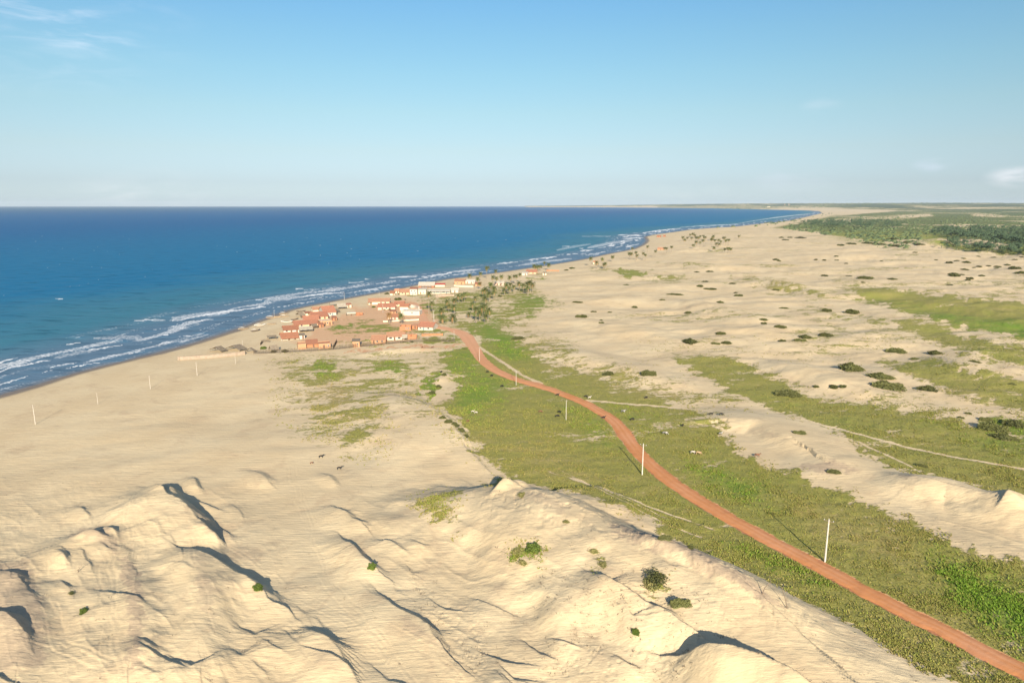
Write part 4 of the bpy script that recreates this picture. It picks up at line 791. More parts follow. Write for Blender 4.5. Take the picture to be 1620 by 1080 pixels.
HS = [
 ('tiled_cottage', 446, 472, 537.5, 'small white cottage with two-tone tiled roof at the beach end of the village', 2.3, 6.5, 'gable', 1.4, 'tile_brown', 'white', 6, (-.05, .3), ((-.3, .9, .9),), 'door_brown'),
 ('white_annex', 474, 482, 536, 'tiny white annex beside the small two-tone roofed cottage', 2.2, 4, 'shed', .5, 'thatch', 'white', 4, (.2,), (), 'door_brown'),
 ('tiled_cottage', 449.5, 473, 526.5, 'white house under a plain brown tiled roof facing the beach', 2.3, 8, 'gable', 1.5, 'tile_brown', 'white', 4, (.0, .36), ((-.3, .9, 1.2),), 'door_brown'),
 ('tiled_house', 467, 503, 517.5, 'wide peach-walled house with a long low orange-red roof behind the grey thatch', 2.4, 8, 'gable', 1.5, 'tile_red', 'peach', 8, (.15,), ((-.2, .9, 1.0),), 'door_brown'),
 ('tiled_house', 482, 505, 511, 'red tiled house just left of the flat white-topped building', 2.6, 8, 'gable', 1.7, 'tile_red', 'pink', 8, (.1,), ((-.25, .9, 1.0),), 'door_brown'),
 ('brick_shop', 507, 526, 514.5, 'orange brick building with a flat white parapet at the end of the tiled row', 3.3, 7, 'flat', 0, 'tile_pale', 'brick_pale', 14, (-.1, .3), ((.1, 1.2, .9),), 'door_brown'),
 ('tiled_house', 494, 519, 506, 'large bright orange tiled house in the middle of the beach row', 2.8, 10, 'gable', 2.0, 'tile_red', 'peach', 10, (.3,), ((.0, 1, 1),), 'door_brown'),
 ('tiled_house', 513, 532, 499.5, 'big steep orange-red roofed house at the inland end of the beach row', 3.0, 13, 'gable', 2.8, 'tile_red', 'white', 12, (.2, -.2), ((0, 1, 1),), 'door'),
 ('tiled_cottage', 496, 511, 493.5, 'low pinkish-roofed cottage on the seaward side behind the beach row', 2.2, 6, 'gable', 1.2, 'tile_orange', 'cream', 10, (.1,), (), 'door_brown'),
 ('painted_hut', 548, 556, 486.5, 'small yellow-fronted hut with a red roof beside the grey thatch hut', 2.2, 5, 'shed', .6, 'tile_red', 'cream', 8, (.0,), ((-.3, .9, .6),), 'door_brown'),
 ('tiled_house', 583, 616, 481.5, 'long house with sandy orange roof and pale wall nearest the shore', 2.6, 9, 'gable', 1.5, 'tile_orange', 'cream', -4, (-.38,), ((.1, .9, 1), (.3, .9, 1)), 'door_brown'),
 ('tiled_house', 598, 625, 490, 'pink-walled house with red roof and dark doorway between green shrubs', 2.6, 9, 'gable', 1.6, 'tile_red', 'pink', -4, (-.24, .2), ((.0, .9, 1),), 'door_brown'),
 ('tiled_cottage', 624, 639, 484.5, 'small red-roofed cottage behind the white gabled house', 2.3, 6, 'gable', 1.2, 'tile_red', 'peach', -6, (.2,), ((-.2, .9, .8),), 'door_brown'),
 ('white_house', 634, 664, 499, 'large blank-walled white house with a short brown tiled roof beside the road', 4.0, 9, 'flat', 0, 'tile_pale', 'white', -14, (), ((.1, 1.6, .9),), 'door'),
 ('brown_roofed_wing', 632.5, 646, 491.2, 'brown tiled roof wing behind the blank white house wall', 3.6, 5, 'gable', 1.3, 'tile_brown', 'cream', -14, (), (), 'door'),
 ('brick_cottage', 613, 630, 505.5, 'rust coloured cottage with pale front between two village palms', 2.2, 6, 'gable', 1.2, 'tile_brown', 'pink', -6, (.2,), ((-.1, .9, .8),), 'door_brown'),
 ('brick_shell', 632.5, 650, 523, 'roofless orange brick house shell with two small dark window holes', 2.9, 6.5, 'none', 0, 'tile_red', 'brick', -8, (), ((.08, 1.0, .55), (.3, 1.0, .55)), 'door'),
 ('red_roofed_house', 661, 685, 522.5, 'white house with a bright red-orange roof at the road corner', 2.7, 8.5, 'gable', 1.7, 'tile_red', 'white', -18, (-.12,), ((.2, .9, 1.1), (-.35, .9, .8)), 'door'),
 ('brick_house', 588, 610, 543.5, 'bare brick house with terracotta roof and dark porch above the fence', 2.6, 7, 'gable', 1.5, 'tile_orange', 'brick_pale', -5, (-.34,), ((-.1, .9, .8), (.25, .9, .8)), 'door_brown'),
 ('white_fronted_house', 612, 640, 537.8, 'white-fronted house with worn tiled roof next to the brick house', 2.5, 7, 'gable', 1.4, 'tile_orange', 'white', -5, (-.06,), ((-.28, .8, 1.6), (.2, .8, 1.6)), 'door_brown'),
 ('brick_yard', 641, 659, 536, 'low roofless brick enclosure right of the white-fronted house', 1.6, 7, 'none', 0, 'tile_red', 'brick', -5, (), (), 'door'),
 ('brick_box', 472, 484.5, 552, 'square unplastered orange brick box beside the stick fence', 3.0, 6, 'flat', 0, 'tile_orange', 'brick_pale', 4, (), (), 'door'),
 ('brick_shed', 486, 503, 549.5, 'shed with sloping dark brown tiled roof between two brick boxes', 1.9, 6, 'shed', 1.5, 'tile_brown', 'brick', 4, (.1,), (), 'door_brown'),
 ('brick_box', 504.5, 523, 551, 'orange brick house with a short red roof strip beside the stick fence', 2.9, 6.5, 'flat', 0, 'tile_red', 'brick_pale', 4, (-.05,), ((.3, 1, .6),), 'door_brown'),
 ('brick_hut', 558, 569, 549, 'lone small square brick hut standing inside the stick fence', 3.3, 5, 'shed', .5, 'thatch', 'brick_pale', -3, (), ((.2, 1.3, .5),), 'door_brown'),
 ('seaside_house', 648.5, 660, 466.3, 'two-storey white house with a thin red roof edge near the shore', 5.2, 8, 'shed', .8, 'tile_red', 'white', -6, (-.1,), ((-.25, 3.2, 1), (.2, 3.2, 1), (.25, .9, 1)), 'door'),
 ('seaside_house', 662, 674, 465, 'single-storey white house right of the two-storey white house', 3.8, 8, 'shed', .6, 'tile_pale', 'cream', -6, (-.2,), ((.15, .9, 1.2),), 'door_brown'),
 ('tiled_house', 632.5, 647.5, 466, 'terracotta roofed house left of the two-storey white house', 2.4, 9, 'gable', 1.8, 'tile_orange', 'peach', -6, (.1,), ((-.2, .9, 1),), 'door_brown'),
 ('tiled_cottage', 617.5, 624, 467, 'tiny dark-red roofed cottage with bushes near the shore', 2.2, 5, 'gable', 1.3, 'tile_brown', 'cream', -6, (.2,), (), 'door_brown'),
 ('tiled_cottage', 624.5, 631, 463.5, 'tiny orange-roofed cottage at the beach edge, left of the terracotta house', 2.2, 5, 'gable', 1.3, 'tile_orange', 'cream', -6, (.2,), (), 'door_brown'),
 ('beach_hall', 662, 687, 455.5, 'big open beach hall with a broad pale roof right at the shore', 2.3, 16, 'gable', 2.6, 'tile_pale', 'tile_brown', -6, (-.3, -.1, .1, .3), ((-.2, .6, 2.2), (0, .6, 2.2), (.2, .6, 2.2)), 'door_brown'),
 ('veranda_building', 676, 712, 464.5, 'long white veranda building with dark shaded front', 3.0, 10, 'flat', 0, 'tile_pale', 'white', -6, (-.2, .1, .35), ((-.35, .9, 2.4), (-.05, .9, 2.4), (.22, .9, 2.4)), 'door'),
 ('white_hut', 714, 725, 463, 'white hut at the right end of the long veranda building', 2.6, 7, 'gable', 1.3, 'tile_pale', 'white', -6, (.0,), (), 'door_brown'),
 ('red_roofed_shed', 688.5, 703.5, 453.5, 'low shed with a bright red flat roof behind the veranda building', 1.9, 8, 'shed', .6, 'red_cloth', 'cream', -6, (), (), 'door'),
 ('brick_house', 719, 735, 449.8, 'square orange brick house by the beach left of the white terrace', 4.0, 9, 'gable', 1.2, 'tile_orange', 'brick_pale', -8, (.2,), ((-.2, 1, 1),), 'door_brown'),
 ('white_terrace', 736, 752, 448.5, 'row of white walled rooms right of the orange brick beach house', 3.4, 8, 'flat', 0, 'tile_pale', 'white', -8, (-.3, .1), ((.3, 1, 1),), 'door_brown'),
 ('brick_hut', 751.5, 760, 452.5, 'small brown brick hut under palms right of the white terrace', 2.6, 5, 'gable', 1, 'tile_brown', 'brick_pale', -8, (0,), (), 'door_brown'),
 ('grove_house', 783, 797, 451.5, 'pale pinkish house half hidden by palm trunks', 2.6, 8, 'gable', 1.2, 'tile_pale', 'pink', -8, (.1, -.2), ((.3, .9, 1),), 'door_brown'),
 ('tiled_house', 832, 848, 433, 'orange tiled beach house beyond the palm grove', 2.4, 9, 'gable', 1.8, 'tile_red', 'peach', -10, (.2,), ((-.2, .9, 1),), 'door_brown'),
 ('white_cottage', 824.5, 834, 435.5, 'bright white cottage left of the orange tiled beach house', 2.6, 8, 'shed', .6, 'tile_pale', 'white', -10, (.2,), (), 'door_brown'),
 ('grey_shack', 858.5, 864, 435, 'small dark grey shack below palms beyond the grove', 2.2, 5, 'shed', .7, 'thatch', 'cream', -10, (0,), (), 'door_brown'),
 ('brick_lean_to', 505, 512, 518, 'little brick lean-to below the wide peach house end', 2.0, 4, 'shed', .5, 'tile_brown', 'brick', 8, (.1,), (), 'door_brown'),
 ('brick_lean_to', 527, 533, 507, 'little brick lean-to right of the flat white-topped brick building', 2.0, 5, 'shed', .6, 'tile_red', 'brick', 12, (.1,), (), 'door_brown'),
 ('roofed_patio', 484, 494, 499.5, 'low brown-roofed patio on the seaward side of the tiled row', 1.9, 5, 'shed', .5, 'tile_brown', 'cream', 10, (), (), 'door_brown'),
 ('brick_lean_to', 617, 626, 496.5, 'low rust-roofed shed in front of the pink-walled house', 1.9, 5, 'shed', .5, 'tile_brown', 'brick_pale', -4, (.2,), (), 'door_brown'),
 ('brick_lean_to', 652, 660, 520, 'small brick lean-to between the roofless brick shell and the red-orange roofed house', 2.0, 5, 'shed', .5, 'tile_orange', 'brick', -14, (.1,), (), 'door_brown'),
 ('fishing_hut', 938, 944, 417.5, 'reddish hut among the five palms by the far beach', 2.6, 7, 'gable', 1.4, 'tile_orange', 'cream', -10, (0,), (), 'door_brown'),
 ('fishing_hut', 1040, 1050, 395.5, 'low orange hut beside the palms on the far sandy point', 2.4, 9, 'gable', 1.8, 'tile_orange', 'brick_pale', -10, (0,), (), 'door_brown'),
 ('fishing_hut', 1039, 1044.5, 375.3, 'tiny reddish hut at the tip of the far sandy point, left of its twin', 2.4, 9, 'gable', 2, 'tile_red', 'brick', -10, (0,), (), 'door_brown'),
 ('fishing_hut', 1049, 1052, 374.6, 'tinier reddish hut right of its twin on the far sandy point', 2.2, 6, 'gable', 2, 'tile_red', 'brick', -10, (0,), (), 'door_brown')]
for (nm, u0, u1, vb, lb, wh, d, rf, rise, rm, wm, yaw, dr, wn, dm) in HS:
    if rf == 'gable' and rm.startswith('tile') and rm != 'tile_pale': d *= 1.4; rise *= 1.25; wh *= .84
    if nm == 'white_house': wh = 3.3
    pch = (2.6, 'tile_pale', 6) if nm == 'veranda_building' else ((1.8, 'tile_brown', 4) if lb.startswith('small white cottage') else None)
    house(nm, u0, u1, vb, lb, wh, d, rf, rise, rm, wm, yaw, dr, wn, dm=dm, porch=pch)
# ------------------------------------------------------------------ thatched shelters, walls, fences
def shelter(u0, u1, vb, label, d=5, h=1.7, rise=1.6, mat='thatch', yaw=0, droop=.2):
    p = hit((u0 + u1) / 2, vb); w = (u1 - u0) * mpp(p); t = thing('thatched_shelter', label, 'thatched shelter', p, face_cam(p, yaw), 'palm thatch shelters')
    mb = MB(); hw = w / 2 + .4; n = max(6, int(w / .8))
    for side in (0, 1):
        y0 = -.5 if side == 0 else d + .5
        rows = []
        for j in range(4):
            f = j / 3
            rows.append([(-hw + 2 * hw * i / n, y0 + (d / 2 - y0) * f, h - droop + (rise + droop) * f + random.uniform(-.14, .14)) for i in range(n + 1)])
        for j in range(3):
            for i in range(n):
                q = (rows[j][i], rows[j][i + 1], rows[j + 1][i + 1], rows[j + 1][i])
                mb.slab(*(q if side == 0 else (q[1], q[0], q[3], q[2])), .16)
    part('thatch_roof', mb, M[mat], t)
    nx = max(2, int(w / 3) + 1)
    for i in range(nx):
        for y in (0, d):
            x = -w / 2 + w * i / (nx - 1)
            part('post', MB().tube([(x, y, -.5), (x + random.uniform(-.08, .08), y, h + .2)], [.09, .07], 5), M['stick'], t)
    part('ridge_beam', MB().tube([(-hw, d / 2, h + rise - .22), (hw, d / 2, h + rise - .22)], .07, 5), M['stick'], t)
for a in [(349, 359, 557, 'leaning palm-thatch boat shelter alone on the beach, leftmost', 9, 1.2, 1.7, 'thatch', 38), (378, 391, 555, 'second palm-thatch boat shelter on the beach above the low wall end', 11, 1.2, 1.8, 'thatch', 38), (424.5, 436.5, 537, 'dark flat thatched stall on the sand left of the small white cottage', 4, 1.8, .5, 'thatch', 4),
          (475, 494, 525.5, 'long grey thatched porch shelter in front of the brown roofed houses', 6, 1.9, 1.5, 'thatch_pale', 6), (495, 502.5, 520, 'grey thatch lean-to at the end of the wide peach house', 5, 1.9, 1.1, 'thatch', 20), (475, 482, 501.5, 'small dark thatched hut on the beach seaward of the tiled row', 7, 1.4, 1.8, 'thatch', 25),
          (535, 548, 489, 'round-shouldered grey thatch hut beside the big orange roof', 8, 2.0, 2.2, 'thatch_pale', 12), (531, 537, 494.5, 'low dark thatch lean-to below the round-shouldered grey hut', 6, 1.6, 1.0, 'thatch', 12), (524, 535, 484.5, 'bleached thatch shade roof nearest the waterline', 6, 1.9, .9, 'thatch_pale', 12),
          (637, 643.5, 538.5, 'pointed dry thatch canopy at the corner of the white-fronted house', 4, 1.7, 1.5, 'thatch_pale', -5), (583.5, 588, 482, 'dark opening thatch shade at the end of the long sandy orange roof', 4, 1.9, .6, 'thatch', -4), (430, 441, 555, 'collapsing brown thatch heap beside the green bush at the fence end', 5, .9, 2.0, 'thatch', 15), (400, 406, 557, 'ragged stick lean-to at the beach end of the fence', 5, .9, 1.5, 'thatch', 60)]: shelter(*a[:4], *a[4:])
def shed_truck():
    p = hit(556, 499.6); k = mpp(p); t = thing('long_shed', 'long low grey-sided shed with a curved pale top in the open yard', 'shed', p, face_cam(p, 8), 'village sheds')
    w = 14 * k; mb = MB(); n = 8; d = 4.5
    for i in range(n):
        a0, a1 = math.pi * i / n, math.pi * (i + 1) / n
        y0, y1 = d / 2 - d / 2 * math.cos(a0), d / 2 - d / 2 * math.cos(a1); z0, z1 = 1.7 + .9 * math.sin(a0), 1.7 + .9 * math.sin(a1)
        mb.slab((-w / 2, y0, z0), (w / 2, y0, z0), (w / 2, y1, z1), (-w / 2, y1, z1), .08)
    part('curved_roof', mb, M['tile_pale'], t)
    part('side_wall', MB().box(-w / 2 + .1, w / 2 - .1, .08, .2, -.4, 1.68).box(-w / 2 + .1, w / 2 - .1, d - .2, d - .08, -.4, 1.68).box(-w / 2 + .1, -w / 2 + .2, .2, d - .2, -.4, 1.68).box(w / 2 - .2, w / 2 - .1, .2, d - .2, -.4, 1.68), M['thatch'], t)
    part('door', MB().box(-.5, .5, .02, .075, -.2, 1.5), M['door_brown'], t)
    p = hit(567, 498.5); t = thing('brick_heap', 'heap of orange bricks and rubble beside the long grey shed', 'brick heap', p, 0)
    mb = MB(); random.seed(5)
    for i in range(90):
        r = random.random() ** .5 * 2.6; a = random.uniform(0, 6.28); x, y = r * math.cos(a), r * math.sin(a); z = max(0, (2.7 - r) * .7) * random.random(); s = random.uniform(.16, .4)
        mb.box(x - s, x + s, y - s * .6, y + s * .6, z - .2, z + s * .8)
    part('brick_pile', mb, M['brick'], t)
    part('broken_wall', MB().box(-3.2, 2.8, 2.7, 2.95, -.4, 1.6).box(2.8, 3.05, .4, 2.95, -.4, 1.2), M['brick'], t)
shed_truck()
def wall_line(name, pts, label, h, mat, th=.3, cat='wall', seg=2.5, ragged=.15):
    line = smooth_line([tuple(hit(u, v)[:2]) for u, v in pts], 8)
    p0 = Vector((*line[len(line) // 2], 0)); p0.z = hz(p0.x, p0.y); t = thing(name, label, cat, p0); mb = MB(); cap = MB()
    rnd = random.Random(3)
    for a, b in zip(line[:-1], line[1:]):
        d = Vector((b[0] - a[0], b[1] - a[1], 0)).normalized(); n = Vector((-d.y, d.x, 0)) * th / 2
        za, zb = hz(*a) - p0.z, hz(*b) - p0.z; A = Vector((a[0] - p0.x, a[1] - p0.y, 0)); B = Vector((b[0] - p0.x, b[1] - p0.y, 0)); hh = h - rnd.uniform(0, ragged)
        lo, hi = min(za, zb) - .5, max(za, zb) + hh
        mb.add([A - n + Vector((0, 0, lo)), B - n + Vector((0, 0, lo)), B + n + Vector((0, 0, lo)), A + n + Vector((0, 0, lo)), A - n + Vector((0, 0, hi)), B - n + Vector((0, 0, hi)), B + n + Vector((0, 0, hi)), A + n + Vector((0, 0, hi))],
               [(0, 3, 2, 1), (4, 5, 6, 7), (0, 1, 5, 4), (1, 2, 6, 5), (2, 3, 7, 6), (3, 0, 4, 7)])
    part('wall_panel', mb, M[mat], t)
    for q in (line[0], line[-1]):
        z = hz(*q) - p0.z; x, y = q[0] - p0.x, q[1] - p0.y
        part('end_post', MB().box(x - th, x + th, y - th, y + th, z - .5, z + h + .12), M[mat], t)
wall_line('beach_wall', [(283, 569.5), (320, 567), (355, 564), (387, 560.5)], 'long low reddish brown wall crossing the open beach sand', 1.75, 'earth', .35)
wall_line('brick_wall', [(668, 531.5), (685, 530.8), (700, 530.5)], 'low broken brick wall on the grass left of the village road', 1.3, 'brick', .3)
wall_line('earth_wall', [(690, 469.5), (705, 469), (718, 468.5)], 'reddish earth yard wall below the long white veranda building', 1.9, 'earth', .3)
wall_line('yard_wall', [(719, 453), (730, 453.8), (748, 454.5)], 'low cream yard wall in front of the orange brick beach house', 1.5, 'cream', .3)
wall_line('brick_wall', [(865, 428.8), (876, 429), (884, 429.2)], 'low red-brown wall on the sand right of the distant grey shack', 1.6, 'brick', .4)
wall_line('house_wall', [(607, 509.5), (640, 507.6), (662, 506.6)], 'long pale garden wall behind the roofless brick shell', 1.0, 'cream', .3)
wall_line('parapet_wall', [(640, 487), (655, 487.4), (663, 490)], 'pale wall top rising behind the brown tiled wing', 2.6, 'white', .3)
def fence(pts, label, h, gap, name='stick_fence', lean=.12):
    line = smooth_line([tuple(hit(u, v)[:2]) for u, v in pts], 10); s = np.cumsum(np.r_[0, np.linalg.norm(np.diff(line, axis=0), axis=1)])
    p0 = Vector((*line[len(line) // 2], 0)); p0.z = hz(p0.x, p0.y); t = thing(name, label, 'fence', p0, 0, 'stick fences of the village'); mb = MB(); rl = MB(); rnd = random.Random(9)
    S = np.arange(0, s[-1], gap); X = np.interp(S, s, line[:, 0]); Y = np.interp(S, s, line[:, 1]); Z = H(X, Y)[0]
    for x, y, z in zip(X, Y, Z):
        hh = h * rnd.uniform(.75, 1.15); x -= p0.x; y -= p0.y; z -= p0.z
        mb.tube([(x, y, z - .4), (x + rnd.uniform(-lean, lean), y + rnd.uniform(-lean, lean), z + hh)], [.085, .05], 4)
    for f in (.35, .8):
        rl.tube([(x - p0.x, y - p0.y, z - p0.z + h * f) for x, y, z in list(zip(X, Y, Z))[::4]], .05, 4)
    part('stakes', mb, M['fence'], t); part('rail', rl, M['fence'], t)
fence([(401, 559.5), (420, 559), (455, 557.3), (500, 555), (527, 553), (560, 549.5), (590, 546.8), (620, 544), (650, 541.2), (690, 540.5), (720, 540.5)], 'long dark stick fence running from the beach to the road below the village', 2.2, .34)
fence([(527, 552.5), (530, 547), (533, 541)], 'short stick fence branching off between the brick house and the grass', 2.0, .42)
fence([(412, 546), (417, 541), (428, 541)], 'ragged stick fence corner around the green bush by the beach', 1.5, .5)
# ------------------------------------------------------------------ boats
def boat(u, v, L, yaw, label, hull='wood', mast=True, kind='raft'):
    p = hit(u, v); t = thing('sailing_raft' if kind == 'raft' else 'fishing_boat', label, 'boat', p, face_cam(p, yaw), 'fishing boats pulled up on the beach')
    mb = MB(); n = 9; rows = []
    for i in range(n + 1):
        f = i / n * 2 - 1; w = (L * .13) * (1 - abs(f) ** 2.6 * .82); zz = .28 * L * .12 * f * f * 2
        rows.append([(f * L / 2, -w, .62 + zz), (f * L / 2, -w * .72, .05 + zz * 1.1), (f * L / 2, w * .72, .05 + zz * 1.1), (f * L / 2, w, .62 + zz)])
    V_ = [q for r in rows for q in r]; F = []
    for i in range(n):
        for j in range(4):
            a, b = i * 4 + j, i * 4 + (j + 1) % 4
            F.append((a, a + 4, b + 4, b))
    F += [(0, 1, 2, 3), tuple(n * 4 + j for j in (3, 2, 1, 0))]
    part('hull', MB().add(V_, F), M[hull], t)
    dk = part('deck', MB().box(-L * .32, L * .32, -L * .08, L * .08, .66, .72), M['wood'], t)
    for x in (-.22, .0, .2): part('thwart', MB().box(L * x - .12, L * x + .12, -L * .12, L * .12, .74, .86), M['wood'], t)
    if mast:
        part('mast', MB().tube([(L * .12, 0, .6), (L * .10, .05, 2.6), (L * .04, .1, 4.6)], [.09, .07, .04], 5), M['stick'], t)
        part('furled_sail', MB().tube([(L * .12, 0, 1.2), (-L * .1, .2, 1.5), (-L * .4, .3, 1.6)], [.10, .2, .07], 6), M['boat_white'], t)
for a in [(385, 521, 7, 20, 'raft with leaning mast at the wet sand, leftmost of the beached boats', 'wood'), (404, 524, 7, 35, 'dark raft with crossed poles, second boat from the left', 'boat_dark'), (411, 515, 7.5, 15, 'pale raft lying near the water above the dark raft', 'boat_white'), (430, 513, 6, 5, 'small lone boat on the open sand left of the village', 'wood', False),
          (454, 509.5, 8, -8, 'long white boat on the sand above the brown tiled roofs', 'boat_white', False), (466, 506, 7, 45, 'dark slanting boat beside the long white boat', 'boat_dark', False), (450, 501, 7, 10, 'weathered raft with bare mast behind the long white boat', 'wood'), (430, 503, 8, 8, 'timber raft beside the thin beach pole', 'wood'), (449, 497, 7, 20, 'raft with upright mast close to the waterline', 'wood'),
          (476, 493, 7, 6, 'low grey boat at the water edge right of the other rafts', 'boat_dark', False), (440, 501.5, 6, 12, 'narrow raft between two masted rafts', 'wood', False)]: boat(*a)
# ------------------------------------------------------------------ cattle
def cow_proto(name, mat, graze, dark):
    t = thing(name, '', 'animal', (0, 0, 0))
    sk = [((-.78, 0, 1.12), .27), ((-.45, 0, 1.10), .34), ((0, 0, 1.05), .37), ((.42, 0, 1.10), .35), ((.72, 0, 1.18), .24)]
    head = [((1.0, 0, .95), .17), ((1.2, 0, .58), .14), ((1.38, 0, .22), .09)] if graze else [((.98, 0, 1.42), .17), ((1.2, 0, 1.55), .145), ((1.5, 0, 1.38), .09)]
    V_ = [p for p, r in sk + head]; Rr = [r for p, r in sk + head]; E = [(i, i + 1) for i in range(len(V_) - 1)]
    for x, y, at in [(-.72, .2, 0), (-.72, -.2, 0), (.58, .19, 3), (.58, -.19, 3)]:
        o = random.uniform(-.08, .08); b = len(V_); back = x < 0
        pts = [((x - (.02 if back else 0), y, .74), .16), ((x - (.1 if back else -.02) + o, y, .40), .085), ((x + o, y, .05), .065)]
        V_ += [p for p, r in pts]; Rr += [r for p, r in pts]; E += [(at, b), (b, b + 1), (b + 1, b + 2)]
    b = len(V_); V_ += [(-1.02, 0, 1.0), (-1.08, 0, .5)]; Rr += [.04, .035]; E += [(0, b), (b, b + 1)]
    hi = 5 + (1 if graze else 1)
    for s in (-1, 1):
        b = len(V_); hp = V_[6]; V_.append((hp[0] - .02, s * .28, hp[2] + (.05 if not graze else .1))); Rr.append(.035); E.append((6, b))
    me = bpy.data.meshes.new('cow_skin'); me.from_pydata(V_, E, []); o = bpy.data.objects.new('cow_skin', me); COL.objects.link(o)
    md = o.modifiers.new('s', 'SKIN'); o.modifiers.new('d', 'SUBSURF').levels = 1
    for i, sv in enumerate(me.skin_vertices[0].data): sv.radius = (Rr[i], Rr[i] * (.92 if i < 5 else 1)); sv.use_root = (i == 2)
    dg = bpy.context.evaluated_depsgraph_get(); nm = bpy.data.meshes.new_from_object(o.evaluated_get(dg)); nm.name = 'body'
    bpy.data.objects.remove(o); nm.materials.clear(); nm.materials.append(mat)
    nm.polygons.foreach_set('use_smooth', np.ones(len(nm.polygons), bool))
    ob = bpy.data.objects.new('body', nm); COL.objects.link(ob); ob.parent = t; CHILD.setdefault(t.name, []).append(ob)
    hp = Vector(V_[6])
    for s in (-1, 1): part('horn', MB().tube([hp + Vector((-.02, s * .1, .1)), hp + Vector((.0, s * .26, .2)), hp + Vector((.06, s * .3, .36))], [.035, .03, .012], 5), M['horn'], t)
    return t
COWP = {}
def cow(u, v, hide, graze, yaw, label, sc=1.0):
    sc *= .64
    key = (hide, graze); p = hit(u, v); rz = R(yaw)
    if key not in COWP:
        t = cow_proto('cow', M['hide_' + hide], graze, 0); COWP[key] = t; t.location = p; t.rotation_euler = (0, 0, rz); t.scale = (sc,) * 3; tag(t, label, 'cow', 'cattle grazing the valley')
    else: dup(COWP[key], p, rz, sc, label, 'cattle grazing the valley')
for a in [(508, 724, 'black', 0, 10, 'black cow walking on the bare sand above the near dunes', 1.1), (493, 733.5, 'brown', 1, 30, 'small brown calf on bare sand left of two black cows', .75), (537, 742.5, 'black', 0, 5, 'black cow on bare sand, lowest of the trio by the near dunes', 1.1), (698, 589.5, 'black', 1, 60, 'black cow on the pale sand blob edging the green valley', 1.1),
          (771, 589.5, 'black', 1, 20, 'upper black cow of a pair left of the road bend', 1.1), (778, 595.5, 'black', 0, -30, 'lower black cow of a pair left of the road bend', 1.1), (794, 612.5, 'black', 1, 40, 'lone black cow on green grass below the sandy fork', 1.2), (882, 626, 'black', 0, 10, 'black cow at the left edge of the road above the pole', 1.1), (855, 652.5, 'brown', 1, 5, 'dark brown cow grazing left of the black pair by the pole', 1.1),
          (885, 653.5, 'black', 0, -40, 'upper black cow beside the pole shadow', 1.2), (881.5, 659.8, 'black', 1, 15, 'lower black cow beside the pole shadow', 1.2), (740, 667.5, 'brown', 1, 50, 'reddish brown cow on the grass near the dark scarp', 1.0), (748, 652.5, 'white', 0, 0, 'left white cow of a pair in the left of the valley', 1.0), (753, 654, 'white', 1, 25, 'right white cow of a pair in the left of the valley', 1.0),
          (926.5, 628.5, 'black', 1, 10, 'black cow just above the road where the sand path starts', 1.1), (932.5, 630.5, 'white', 0, 20, 'white cow just above the road where the sand path starts', 1.1), (1022, 630.5, 'black', 1, 30, 'black cow on dry grass above the sand path', 1.1), (986, 652.5, 'pied', 0, -35, 'black-and-white cow right of the road below the sand path', 1.3), (1000, 665, 'black', 1, 20, 'black cow just below the black-and-white cow', 1.2),
          (955, 662, 'black', 0, 10, 'black cow standing at the left road edge mid valley', 1.1), (1080, 674.5, 'black', 1, 60, 'lone black cow in the open grass below the sand path', 1.1), (1052, 687.5, 'pied', 1, -20, 'pied cow grazing right of the road, farthest from others', 1.4), (1125, 656.5, 'black', 0, 8, 'dark cow on sand at the left end of the right-hand dune', 1.1), (1141, 657, 'black', 1, -15, 'dark cow on sand, right of another at the dune end', 1.2), (1140, 687.5, 'pied', 0, 10, 'pied cow on the dry dune foot', 1.1),
          (1096, 717.5, 'white', 1, -10, 'white cow next to a tan cow in the grass', 1.2), (1105, 718.8, 'tan', 1, -15, 'tan cow next to a white cow in the grass', 1.3), (1198, 722.5, 'brown', 0, -12, 'reddish brown cow at the foot of the right-hand dune', 1.3), (668, 550.5, 'brown', 1, 70, 'brown cow on the bare bank below the fence', 1.1), (684, 550.5, 'brown', 0, 35, 'brown cow right of another on the bank below the fence', 1.1)]: cow(*a)
